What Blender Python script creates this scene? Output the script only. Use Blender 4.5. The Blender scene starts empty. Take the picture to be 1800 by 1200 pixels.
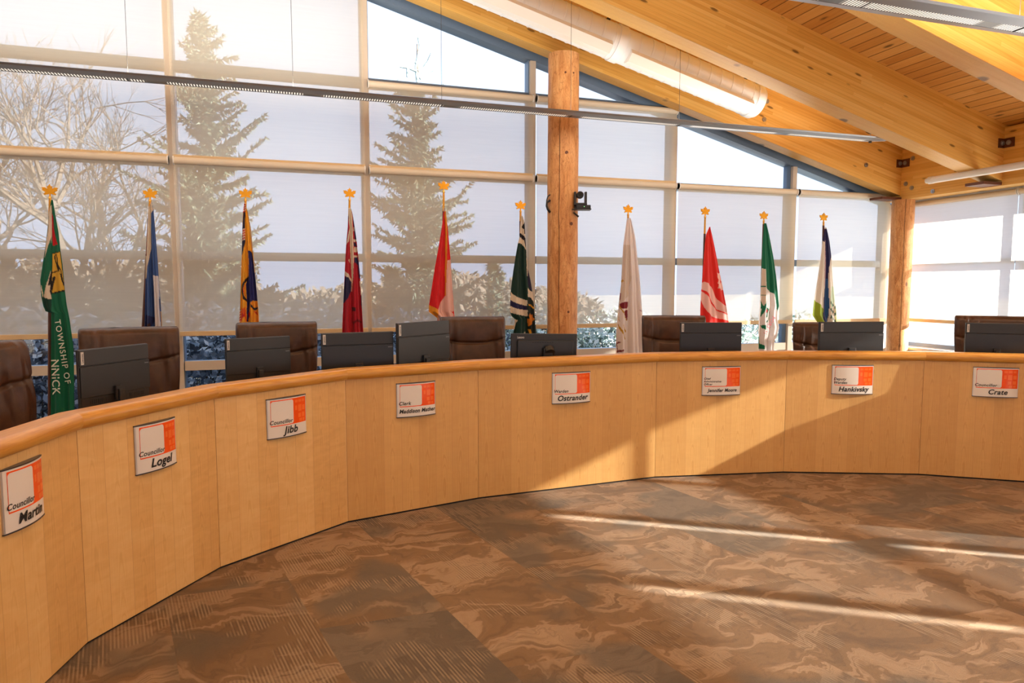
import bpy, bmesh, math, random
import numpy as np
from mathutils import Vector, Matrix, noise as mnoise
SC = bpy.context.scene
COL = SC.collection
R = math.radians
PI = math.pi

# ------------------------------------------------------------------ camera, sky, sun, exposure
CAMH = 1.65; YAW = R(18.0); PITCH = R(-4.7); FPX = 1200.0
cam_d = bpy.data.cameras.new('camera'); cam = bpy.data.objects.new('camera', cam_d); COL.objects.link(cam)
cam_d.sensor_width = 36; cam_d.lens = 24; cam_d.clip_start = 0.05; cam_d.clip_end = 500
cam.location = (0, 0, CAMH); cam.rotation_euler = (R(90) + PITCH, 0, -YAW)
SC.camera = cam
SC.view_settings.view_transform = 'Standard'; SC.view_settings.look = 'None'
SC.view_settings.gamma = 1; SC.view_settings.exposure = 0.60; SC.view_settings.use_curve_mapping = False

SUN_DIR = Vector((-1.0, 0.645, -0.372)).normalized()      # direction the light travels
sl = bpy.data.lights.new('sun', 'SUN'); sl.energy = 30; sl.angle = R(0.6); sl.color = (1.0, 0.93, 0.82)
so = bpy.data.objects.new('sun', sl); COL.objects.link(so); so.location = (20, -12, 12)
so.rotation_euler = SUN_DIR.to_track_quat('-Z', 'Y').to_euler()

world = bpy.data.worlds.new('sky'); SC.world = world; world.use_nodes = True
wn = world.node_tree.nodes; wl = world.node_tree.links; wn.clear()
wo = wn.new('ShaderNodeOutputWorld'); bg = wn.new('ShaderNodeBackground')
tcw = wn.new('ShaderNodeTexCoord'); sxw = wn.new('ShaderNodeSeparateXYZ'); crw = wn.new('ShaderNodeValToRGB')
wl.new(tcw.outputs['Generated'], sxw.inputs[0]); wl.new(sxw.outputs['Z'], crw.inputs[0]); wl.new(crw.outputs[0], bg.inputs[0]); wl.new(bg.outputs[0], wo.inputs[0])
crw.color_ramp.elements[0].position = 0.0; crw.color_ramp.elements[0].color = (0.52, 0.66, 0.95, 1)
crw.color_ramp.elements[1].position = 0.55; crw.color_ramp.elements[1].color = (0.60, 0.76, 1.0, 1)
e = crw.color_ramp.elements.new(0.25); e.color = (0.58, 0.72, 0.96, 1)
bg.inputs[1].default_value = 1.35
SC.cycles.sample_clamp_indirect = 6
SC.cycles.transparent_max_bounces = 24
SC.cycles.caustics_reflective = False; SC.cycles.caustics_refractive = False

# ------------------------------------------------------------------ measuring helpers (photo pixel -> point on a real plane)
_fw = Vector((math.sin(YAW) * math.cos(PITCH), math.cos(YAW) * math.cos(PITCH), math.sin(PITCH)))
_rt = Vector((math.cos(YAW), -math.sin(YAW), 0)); _up = _rt.cross(_fw)
CP = Vector((0, 0, CAMH))
def ray(x, y): return _fw + _rt * ((x - 900) / FPX) + _up * ((600 - y) / FPX)
def onZ(x, y, z): d = ray(x, y); return CP + d * ((z - CAMH) / d.z)
def onY(x, y, Y): d = ray(x, y); return CP + d * (Y / d.y)
def onX(x, y, X): d = ray(x, y); return CP + d * (X / d.x)
def onD(x, y, dep): return CP + ray(x, y) * dep

# ------------------------------------------------------------------ node helpers
def s2l(c):
    c = c / 255.0
    return c / 12.92 if c <= 0.04045 else ((c + 0.055) / 1.055) ** 2.4
def rgb(r, g, b): return (s2l(r), s2l(g), s2l(b), 1.0)
class M:
    def __init__(s, name, rough=0.5, metal=0.0, spec=None):
        s.m = bpy.data.materials.new(name); s.m.use_nodes = True
        s.nt = s.m.node_tree; s.n = s.nt.nodes; s.l = s.nt.links
        s.b = s.n['Principled BSDF']; s.out = s.n['Material Output']
        s.b.inputs['Roughness'].default_value = rough; s.b.inputs['Metallic'].default_value = metal
        if spec is not None: s.b.inputs['Specular IOR Level'].default_value = spec
    def put(s, sock, v):
        if hasattr(v, 'is_linked') or isinstance(v, bpy.types.NodeSocket): s.l.new(v, sock)
        elif isinstance(v, (int, float)) and hasattr(sock.default_value, '__len__'):
            for i in range(3): sock.default_value[i] = v
        else: sock.default_value = v
    def base(s, v): s.put(s.b.inputs['Base Color'], v); return s
    def obj(s):
        t = s.n.new('ShaderNodeTexCoord'); return t.outputs['Object']
    def xyz(s, v):
        n = s.n.new('ShaderNodeSeparateXYZ'); s.put(n.inputs[0], v); return n.outputs[0], n.outputs[1], n.outputs[2]
    def comb(s, x, y, z):
        n = s.n.new('ShaderNodeCombineXYZ')
        for i, v in enumerate((x, y, z)): s.put(n.inputs[i], v)
        return n.outputs[0]
    def ma(s, op, a, b=0.0, c=None, clamp=False):
        n = s.n.new('ShaderNodeMath'); n.operation = op; n.use_clamp = clamp
        s.put(n.inputs[0], a); s.put(n.inputs[1], b)
        if c is not None: s.put(n.inputs[2], c)
        return n.outputs[0]
    def vm(s, op, a, b):
        n = s.n.new('ShaderNodeVectorMath'); n.operation = op; s.put(n.inputs[0], a); s.put(n.inputs[1], b); return n.outputs[0]
    def noise(s, v, scale=5, detail=4, rough=0.5, dist=0.0):
        n = s.n.new('ShaderNodeTexNoise'); s.put(n.inputs['Vector'], v)
        n.inputs['Scale'].default_value = scale; n.inputs['Detail'].default_value = detail
        n.inputs['Roughness'].default_value = rough; n.inputs['Distortion'].default_value = dist
        return n.outputs[0]
    def wn(s, v):
        n = s.n.new('ShaderNodeTexWhiteNoise'); n.noise_dimensions = '3D'; s.put(n.inputs['Vector'], v); return n.outputs['Value']
    def vor(s, v, scale=5, rnd=1.0, feat='F1'):
        n = s.n.new('ShaderNodeTexVoronoi'); n.feature = feat; s.put(n.inputs['Vector'], v)
        n.inputs['Scale'].default_value = scale; n.inputs['Randomness'].default_value = rnd
        return n.outputs['Distance'], n.outputs['Color']
    def mr(s, v, a, b, c=0.0, d=1.0):
        n = s.n.new('ShaderNodeMapRange'); n.interpolation_type = 'SMOOTHSTEP'
        s.put(n.inputs['Value'], v)
        for k, x in (('From Min', a), ('From Max', b), ('To Min', c), ('To Max', d)): n.inputs[k].default_value = x
        return n.outputs[0]
    def mix(s, f, a, b, mode='MIX'):
        n = s.n.new('ShaderNodeMix'); n.data_type = 'RGBA'; n.blend_type = mode
        s.put(n.inputs['Factor'], f); s.put(n.inputs['A'], a) if False else None
        A = [i for i in n.inputs if i.name == 'A' and i.type == 'RGBA'][0]; B = [i for i in n.inputs if i.name == 'B' and i.type == 'RGBA'][0]
        F = [i for i in n.inputs if i.name == 'Factor' and i.type == 'VALUE'][0]
        s.put(F, f); s.put(A, a); s.put(B, b)
        return [o for o in n.outputs if o.type == 'RGBA'][0]
    def ramp(s, f, *stops):
        n = s.n.new('ShaderNodeValToRGB'); s.put(n.inputs[0], f); el = n.color_ramp.elements
        el[0].position, el[0].color = stops[0]; el[1].position, el[1].color = stops[-1]
        for p, c in stops[1:-1]:
            k = el.new(p); k.color = c
        return n.outputs[0]
    def bump(s, h, dist=0.01, st=0.5):
        n = s.n.new('ShaderNodeBump'); n.inputs['Strength'].default_value = st; n.inputs['Distance'].default_value = dist
        s.put(n.inputs['Height'], h); s.l.new(n.outputs[0], s.b.inputs['Normal'])
def flat(name, c, rough=0.5, metal=0.0, spec=None):
    m = M(name, rough, metal, spec); m.base(rgb(*c)); return m.m

# ------------------------------------------------------------------ materials
def glulam(name, ca, cb, cc, lam=0.038, knots=1.0):
    m = M(name, 0.42, spec=0.35); x, y, z = m.xyz(m.obj())
    row = m.ma('FLOOR', m.ma('DIVIDE', z, lam))
    seg = m.ma('FLOOR', m.ma('ADD', m.ma('DIVIDE', x, 2.3), m.ma('MULTIPLY', m.wn(m.comb(row, 3.0, 1.0)), 7.0)))
    tone = m.wn(m.comb(row, seg, 2.0))
    g = m.noise(m.comb(m.ma('MULTIPLY', x, 1.2), m.ma('MULTIPLY', y, 25), m.ma('ADD', m.ma('MULTIPLY', z, 45), m.ma('MULTIPLY', tone, 30))), 1.0, 3, 0.6, 0.6)
    f = m.ma('ADD', m.ma('MULTIPLY', g, 0.7), m.ma('MULTIPLY', tone, 0.35))
    c = m.ramp(f, (0.25, ca), (0.5, cb), (0.8, cc))
    line = m.ma('LESS_THAN', m.ma('FRACT', m.ma('DIVIDE', z, lam)), 0.06)
    c = m.mix(m.ma('MULTIPLY', line, 0.3), c, rgb(120, 66, 20))
    kd, kc = m.vor(m.comb(m.ma('MULTIPLY', x, 2.6), m.ma('MULTIPLY', y, 2.6), m.ma('MULTIPLY', z, 9.0)), 1.0)
    kx, ky, kz = m.xyz(kc)
    k = m.ma('MULTIPLY', m.mr(kd, 0.08, 0.17, 1, 0), m.ma('GREATER_THAN', kx, 0.35))
    c = m.mix(m.ma('MULTIPLY', k, 0.75 * knots), c, rgb(78, 38, 14))
    m.base(c); m.bump(g, 0.002, 0.3); return m.m
MAT = {}
MAT['beam'] = glulam('pine_glulam', rgb(216, 158, 74), rgb(232, 180, 94), rgb(240, 196, 116))
def deck_mat():
    m = M('pine_deck', 0.45, spec=0.3); x, y, z = m.xyz(m.obj())
    w = 0.135; q = m.ma('DIVIDE', x, w); idx = m.ma('FLOOR', q); fr = m.ma('FRACT', q)
    tone = m.wn(m.comb(idx, m.ma('FLOOR', m.ma('ADD', m.ma('DIVIDE', y, 3.1), m.ma('MULTIPLY', m.wn(m.comb(idx, 9.0, 4.0)), 5.0))), 1.0))
    g = m.noise(m.comb(m.ma('ADD', m.ma('MULTIPLY', x, 30), m.ma('MULTIPLY', tone, 40)), m.ma('MULTIPLY', y, 1.5), 0.0), 1.0, 4, 0.6, 0.8)
    c = m.ramp(m.ma('ADD', m.ma('MULTIPLY', g, 0.6), m.ma('MULTIPLY', tone, 0.45)), (0.25, rgb(200, 138, 66)), (0.55, rgb(224, 168, 92)), (0.85, rgb(238, 194, 122)))
    kd, kc = m.vor(m.comb(m.ma('MULTIPLY', x, 7.4), m.ma('MULTIPLY', y, 2.2), 0.0), 1.0)
    kx, ky, kz = m.xyz(kc)
    k = m.ma('MULTIPLY', m.mr(kd, 0.08, 0.2, 1, 0), m.ma('GREATER_THAN', kx, 0.4))
    c = m.mix(m.ma('MULTIPLY', k, 0.8), c, rgb(70, 32, 14))
    groove = m.ma('ADD', m.mr(fr, 0.0, 0.07, 1, 0), m.mr(fr, 0.95, 1.0, 0, 1), clamp=True)
    c = m.mix(m.ma('MULTIPLY', groove, 0.8), c, rgb(80, 36, 12))
    m.base(c); m.bump(m.ma('SUBTRACT', 1.0, groove), 0.012, 0.8); return m.m
MAT['deck'] = deck_mat()
def log_mat():
    m = M('peeled_log', 0.5, spec=0.35); o = m.obj(); x, y, z = m.xyz(o)
    ang = m.ma('ARCTAN2', x, m.ma('MULTIPLY', y, -1))
    g = m.noise(m.comb(m.ma('MULTIPLY', x, 14), m.ma('MULTIPLY', y, 14), m.ma('MULTIPLY', z, 2.6)), 1.0, 5, 0.65, 1.5)
    c = m.ramp(g, (0.3, rgb(176, 112, 60)), (0.5, rgb(208, 148, 92)), (0.7, rgb(226, 174, 116)))
    wv = m.ma('ABSOLUTE', m.ma('SUBTRACT', m.noise(m.comb(m.ma('MULTIPLY', x, 9), m.ma('MULTIPLY', y, 9), m.ma('MULTIPLY', z, 3.2)), 1.4, 2, 0.4, 3.0), 0.5))
    c = m.mix(m.mr(wv, 0.0, 0.03, 0.45, 0), c, rgb(132, 68, 24))
    kd, kc = m.vor(m.comb(m.ma('MULTIPLY', x, 5), m.ma('MULTIPLY', y, 5), m.ma('MULTIPLY', z, 2.4)), 1.0)
    kx, ky, kz = m.xyz(kc)
    k = m.ma('MULTIPLY', m.mr(kd, 0.06, 0.12, 1, 0), m.ma('GREATER_THAN', kx, 0.5))
    c = m.mix(m.ma('MULTIPLY', k, 0.8), c, rgb(96, 56, 34))
    wob = m.ma('MULTIPLY', m.ma('SUBTRACT', m.noise(m.comb(0.0, 0.0, m.ma('MULTIPLY', z, 1.5)), 1.0, 3), 0.5), 0.25)
    cr = m.ma('ABSOLUTE', m.ma('ADD', m.ma('ADD', ang, 0.62), wob))
    crk = m.ma('MULTIPLY', m.mr(cr, 0.012, 0.035, 1, 0), m.mr(z, 3.6, 3.2, 0, 1))
    c = m.mix(m.ma('MULTIPLY', crk, 0.85), c, rgb(70, 34, 12))
    m.base(c); m.bump(m.ma('SUBTRACT', g, m.ma('MULTIPLY', crk, 2.0)), 0.006, 0.6); return m.m
MAT['log'] = log_mat()
def veneer(name, hue, fig=0.0):
    m = M(name, 0.38, spec=0.4); x, y, z = m.xyz(m.obj())
    w = 0.135; idx = m.ma('FLOOR', m.ma('DIVIDE', x, w))
    tone = m.wn(m.comb(idx, hue, 5.0))
    fx = m.ma('SUBTRACT', m.ma('FRACT', m.ma('DIVIDE', x, w)), 0.5)
    n1 = m.noise(m.comb(m.ma('MULTIPLY', x, 2.0), m.ma('MULTIPLY', idx, 3.7), m.ma('MULTIPLY', z, 1.6)), 1.3, 3, 0.5, 0.4)
    arch = m.ma('ADD', m.ma('MULTIPLY', m.ma('MULTIPLY', fx, fx), 9.0), m.ma('MULTIPLY', z, 0.9))
    rings = m.ma('SINE', m.ma('MULTIPLY', m.ma('ADD', arch, m.ma('MULTIPLY', n1, 1.6)), 26.0))
    fine = m.noise(m.comb(m.ma('MULTIPLY', x, 120), 0.0, m.ma('MULTIPLY', z, 3)), 1.0, 3, 0.6, 0.3)
    figure = m.noise(m.comb(m.ma('MULTIPLY', x, 5), idx, m.ma('MULTIPLY', z, 16)), 1.0, 2, 0.5, 1.2)
    f = m.ma('ADD', m.ma('MULTIPLY', m.mr(rings, 0.45, 1.0), -0.13), m.ma('MULTIPLY', fine, 0.25))
    f = m.ma('ADD', f, m.ma('MULTIPLY', tone, 0.28 if fig else 0.12))
    f = m.ma('ADD', f, m.ma('MULTIPLY', figure, 0.42 if fig else 0.16))
    c = m.ramp(f, (0.1, rgb(202, 154, 92)), (0.4, rgb(222, 177, 112)), (0.75, rgb(236, 198, 136)))
    c = m.mix(m.ma('LESS_THAN', m.ma('FRACT', m.ma('DIVIDE', x, w)), 0.012), c, rgb(190, 140, 90))
    m.base(c); return m.m
MAT['veneer_a'] = veneer('figured_maple_veneer', 1.0, 1)
MAT['veneer_b'] = veneer('plain_maple_veneer', 2.0, 0)
def rail_mat():
    m = M('oiled_rail_wood', 0.3, spec=0.5); x, y, z = m.xyz(m.obj())
    g = m.noise(m.comb(m.ma('MULTIPLY', x, 4), m.ma('MULTIPLY', y, 60), m.ma('MULTIPLY', z, 60)), 1.0, 4, 0.6, 0.8)
    m.base(m.ramp(g, (0.3, rgb(186, 124, 46)), (0.7, rgb(214, 158, 74)))); return m.m
MAT['rail'] = rail_mat()
def carpet_mat():
    m = M('carpet_tiles', 0.95, spec=0.1); x, y, z = m.xyz(m.obj())
    k = 1 / math.tan(R(77.5))
    a = m.ma('DIVIDE', m.ma('SUBTRACT', m.ma('ADD', x, m.ma('MULTIPLY', m.ma('SUBTRACT', y, 4.26), k)), 0.51), 0.63)
    ci = m.ma('FLOOR', a)
    b = m.ma('ADD', m.ma('DIVIDE', m.ma('SUBTRACT', m.ma('ADD', y, m.ma('MULTIPLY', x, 0.01)), 4.26), 1.55), m.ma('MULTIPLY', m.ma('FRACT', m.ma('MULTIPLY', ci, 0.382)), 1.0))
    cj = m.ma('FLOOR', b)
    rnd = m.wn(m.comb(ci, cj, 7.0)); rnd2 = m.wn(m.comb(ci, cj, 17.0))
    off = m.ma('MULTIPLY', rnd, 37.0)
    px = m.ma('ADD', x, off); py = m.ma('ADD', y, m.ma('MULTIPLY', rnd2, 23.0))
    warp = m.noise(m.comb(px, py, 0.0), 2.2, 4, 0.55, 0.6)
    sw = m.noise(m.comb(m.ma('MULTIPLY', px, 1.0), m.ma('ADD', m.ma('MULTIPLY', py, 3.4), m.ma('MULTIPLY', warp, 2.6)), 0.0), 1.6, 3, 0.55, 0.8)
    veins = m.mr(m.ma('ABSOLUTE', m.ma('SUBTRACT', m.ma('FRACT', m.ma('MULTIPLY', sw, 9.0)), 0.5)), 0.0, 0.14, 1, 0)
    c = m.ramp(sw, (0.30, rgb(106, 82, 56)), (0.44, rgb(122, 95, 64)), (0.51, rgb(128, 100, 69)), (0.55, rgb(148, 121, 92)), (0.63, rgb(156, 130, 101)), (0.68, rgb(120, 95, 68)))
    c = m.mix(m.ma('MULTIPLY', veins, 0.30), c, rgb(86, 66, 48))
    grey = m.mr(m.noise(m.comb(px, py, 5.0), 1.3, 2), 0.52, 0.62)
    c = m.mix(m.ma('MULTIPLY', grey, 0.7), c, rgb(92, 84, 72))
    bm = m.mr(m.noise(m.comb(m.ma('MULTIPLY', px, 1.0), m.ma('MULTIPLY', py, 1.0), 9.0), 2.0, 3, 0.6), 0.52, 0.58)
    aa = m.ma('FRACT', m.ma('MULTIPLY', a, 40.0))
    dash = m.mr(m.noise(m.comb(m.ma('MULTIPLY', m.ma('FLOOR', m.ma('MULTIPLY', a, 40.0)), 3.3), m.ma('MULTIPLY', y, 4), 0.0), 1.0, 1), 0.42, 0.5)
    st = m.ma('MULTIPLY', m.ma('MULTIPLY', m.mr(aa, 0.5, 0.6), bm), dash)
    c = m.mix(m.ma('MULTIPLY', st, 0.6), c, rgb(160, 138, 108))
    c = m.mix(m.ma('MULTIPLY', m.ma('MULTIPLY', m.mr(aa, 0.5, 0.4), bm), 0.35), c, rgb(80, 62, 48))
    tone = m.ma('ADD', 0.90, m.ma('MULTIPLY', rnd2, 0.24))
    pile = m.noise(m.comb(x, y, 0.0), 260, 2, 0.7)
    tone = m.ma('MULTIPLY', tone, m.ma('ADD', 0.62, m.ma('MULTIPLY', pile, 0.76)))
    c = m.mix(1.0, c, m.comb(tone, tone, tone), 'MULTIPLY')
    m.base(c); m.bump(pile, 0.004, 0.5)
    m.b.inputs['Sheen Weight'].default_value = 0.15
    return m.m
MAT['carpet'] = carpet_mat()
def blind_mat(name, T, col, kt=0.5):
    m = M(name); n, l = m.n, m.l; n.remove(m.b)
    tr = n.new('ShaderNodeBsdfTransparent'); df = n.new('ShaderNodeBsdfDiffuse'); tl = n.new('ShaderNodeBsdfTranslucent')
    m1 = n.new('ShaderNodeMixShader'); m2 = n.new('ShaderNodeMixShader')
    x, y, z = m.xyz(m.obj())
    wv = m.noise(m.comb(m.ma('MULTIPLY', x, 2), m.ma('MULTIPLY', y, 2), m.ma('MULTIPLY', z, 60)), 1.0, 2)
    c = m.mix(m.ma('MULTIPLY', wv, 0.12), rgb(*col), rgb(150, 130, 105))
    m.put(df.inputs[0], c); m.put(tl.inputs[0], c); df.inputs[0].default_value = rgb(*col); tl.inputs[0].default_value = rgb(*col)
    m1.inputs[0].default_value = kt; l.new(df.outputs[0], m1.inputs[1]); l.new(tl.outputs[0], m1.inputs[2])
    m2.inputs[0].default_value = T; l.new(m1.outputs[0], m2.inputs[1]); l.new(tr.outputs[0], m2.inputs[2])
    l.new(m2.outputs[0], m.out.inputs[0]); return m.m
MAT['blind'] = blind_mat('screen_blind_fabric', 0.29, (248, 232, 204), 0.50)
MAT['blind_sun'] = blind_mat('dense_screen_blind_fabric', 0.13, (235, 230, 222), 0.42)
def glass_mat():
    m = M('window_glass'); n, l = m.n, m.l; n.remove(m.b)
    tr = n.new('ShaderNodeBsdfTransparent'); gl = n.new('ShaderNodeBsdfGlossy'); fr = n.new('ShaderNodeFresnel'); mx = n.new('ShaderNodeMixShader')
    tr.inputs[0].default_value = (0.93, 0.96, 0.97, 1); gl.inputs['Roughness'].default_value = 0.02; fr.inputs[0].default_value = 1.35
    l.new(fr.outputs[0], mx.inputs[0]); l.new(tr.outputs[0], mx.inputs[1]); l.new(gl.outputs[0], mx.inputs[2]); l.new(mx.outputs[0], m.out.inputs[0])
    return m.m
MAT['glass'] = glass_mat()
MAT['tube'] = flat('beige_roller_vinyl', (228, 216, 196), 0.5)
MAT['hem'] = flat('tan_hem_vinyl', (222, 194, 150), 0.5)
MAT['alu'] = flat('blue_grey_aluminium', (112, 132, 158), 0.4, 0.0)
MAT['alu_in'] = flat('taupe_window_frame', (214, 202, 188), 0.5)
MAT['white_metal'] = flat('white_painted_metal', (232, 228, 222), 0.35, 0.1)
MAT['plaster'] = flat('warm_white_plaster', (228, 220, 204), 0.8)
def leather():
    m = M('brown_leather', 0.38, spec=0.45); o = m.obj()
    n1 = m.noise(o, 9, 4, 0.6); d, c0 = m.vor(o, 220)
    m.base(m.ramp(n1, (0.3, rgb(52, 31, 20)), (0.7, rgb(78, 49, 33)))); m.bump(m.ma('ADD', n1, m.ma('MULTIPLY', d, 0.3)), 0.004, 0.35); return m.m
MAT['leather'] = leather()
MAT['black'] = flat('black_plastic', (30, 30, 33), 0.4)
MAT['charcoal'] = flat('charcoal_textured_plastic', (36, 38, 42), 0.42)
MAT['charcoal2'] = flat('charcoal_ribbed_plastic', (30, 32, 36), 0.35)
MAT['screen'] = flat('dark_screen_glass', (12, 12, 14), 0.1)
MAT['sticker'] = flat('silver_grey_sticker', (196, 194, 192), 0.4)
MAT['ink'] = flat('black_ink', (18, 18, 20), 0.5)
MAT['greyink'] = flat('grey_ink', (150, 152, 156), 0.5)
MAT['steel'] = flat('brushed_steel', (170, 170, 172), 0.3, 0.9)
MAT['rust'] = flat('brown_primed_steel', (104, 62, 44), 0.5, 0.3)
MAT['plate_w'] = flat('glossy_white_insert', (226, 220, 214), 0.12)
MAT['plate_o'] = flat('glossy_orange_insert', (240, 84, 22), 0.12)
MAT['plate_o2'] = flat('glossy_light_orange_insert', (246, 112, 44), 0.12)
MAT['holder'] = flat('dark_anodised_holder', (72, 68, 74), 0.3, 0.6)
MAT['silver'] = flat('satin_silver_edge', (196, 192, 192), 0.3, 0.7)
MAT['gold'] = flat('gold_plastic', (236, 168, 40), 0.28, 0.55)
MAT['brass'] = flat('brass_ferrule', (214, 156, 62), 0.3, 0.7)
MAT['pole'] = flat('dark_stained_pole', (82, 44, 26), 0.4)
MAT['dark'] = flat('black_recess', (14, 13, 13), 0.8)
MAT['white_plastic'] = flat('white_plastic', (238, 236, 232), 0.35)
MAT['pendant'] = flat('silver_grey_pendant_metal', (150, 156, 166), 0.32, 0.5)
MAT['cable'] = flat('thin_steel_cable', (84, 82, 80), 0.6, 0.0)
MAT['snow'] = flat('pale_ground', (196, 198, 204), 0.9)
MAT['lawn'] = leaf_mat('dull_winter_lawn', rgb(84, 88, 76), rgb(112, 112, 96), 0.9) if False else flat('dull_winter_lawn', (92, 94, 84), 0.95)
MAT['green_led'] = M('green_indicator').m
_g = MAT['green_led'].node_tree.nodes['Principled BSDF']; _g.inputs['Emission Color'].default_value = (0, 1, 0.2, 1); _g.inputs['Emission Strength'].default_value = 1.5
def duct_mat():
    m = M('white_spiral_duct', 0.5, 0.0); x, y, z = m.xyz(m.obj())
    m.base(rgb(230, 231, 234)); return m.m
MAT['duct'] = duct_mat()
def louvre_mat():
    m = M('perforated_louvre', 0.35, 0.3); x, y, z = m.xyz(m.obj())
    s = m.ma('LESS_THAN', m.ma('FRACT', m.ma('DIVIDE', x, 0.024)), 0.45)
    seg = m.ma('ABSOLUTE', m.ma('SUBTRACT', m.ma('FRACT', m.ma('DIVIDE', x, 1.34)), 0.5))
    s = m.ma('MULTIPLY', s, m.mr(seg, 0.41, 0.45, 1, 0))
    m.base(m.mix(s, rgb(96, 98, 104), rgb(235, 230, 220)))
    m.b.inputs['Emission Color'].default_value = (1.0, 0.93, 0.82, 1)
    m.put(m.b.inputs['Emission Strength'], m.ma('MULTIPLY', s, 0.6)); return m.m
MAT['louvre'] = louvre_mat()
def leaf_mat(name, ca, cb, rough=0.6):
    m = M(name, rough); n1 = m.noise(m.obj(), 30, 2); m.base(m.ramp(n1, (0.35, ca), (0.65, cb))); return m.m
MAT['needle'] = leaf_mat('spruce_needles', rgb(46, 58, 44), rgb(78, 88, 72))
MAT['bark'] = leaf_mat('grey_bark', rgb(66, 58, 50), rgb(98, 88, 78), 0.8)
def island_mat(name, *stops):
    m = M(name, 0.5); g = m.n.new('ShaderNodeNewGeometry'); m.base(m.ramp(g.outputs['Random Per Island'], *stops)); return m.m
MAT['frost'] = island_mat('frosted_leaves', (0.0, rgb(38, 48, 62)), (0.45, rgb(84, 98, 116)), (0.75, rgb(150, 164, 184)), (1.0, rgb(244, 248, 252)))
MAT['frost_g'] = island_mat('pale_green_leaves', (0.0, rgb(70, 88, 74)), (0.4, rgb(130, 150, 130)), (0.7, rgb(200, 214, 206)), (1.0, rgb(248, 250, 248)))
def cloth_mat():
    m = M('flag_cloth', 0.55, spec=0.25); n = m.n.new('ShaderNodeAttribute'); n.attribute_name = 'Col'
    m.l.new(n.outputs['Color'], m.b.inputs['Base Color'])
    tl = m.n.new('ShaderNodeBsdfTranslucent'); mx = m.n.new('ShaderNodeMixShader'); mx.inputs[0].default_value = 0.18
    m.l.new(n.outputs['Color'], tl.inputs[0]); m.l.new(m.b.outputs[0], mx.inputs[1]); m.l.new(tl.outputs[0], mx.inputs[2]); m.l.new(mx.outputs[0], m.out.inputs[0])
    m.b.inputs['Sheen Weight'].default_value = 0.1; return m.m
MAT['cloth'] = cloth_mat()

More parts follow.
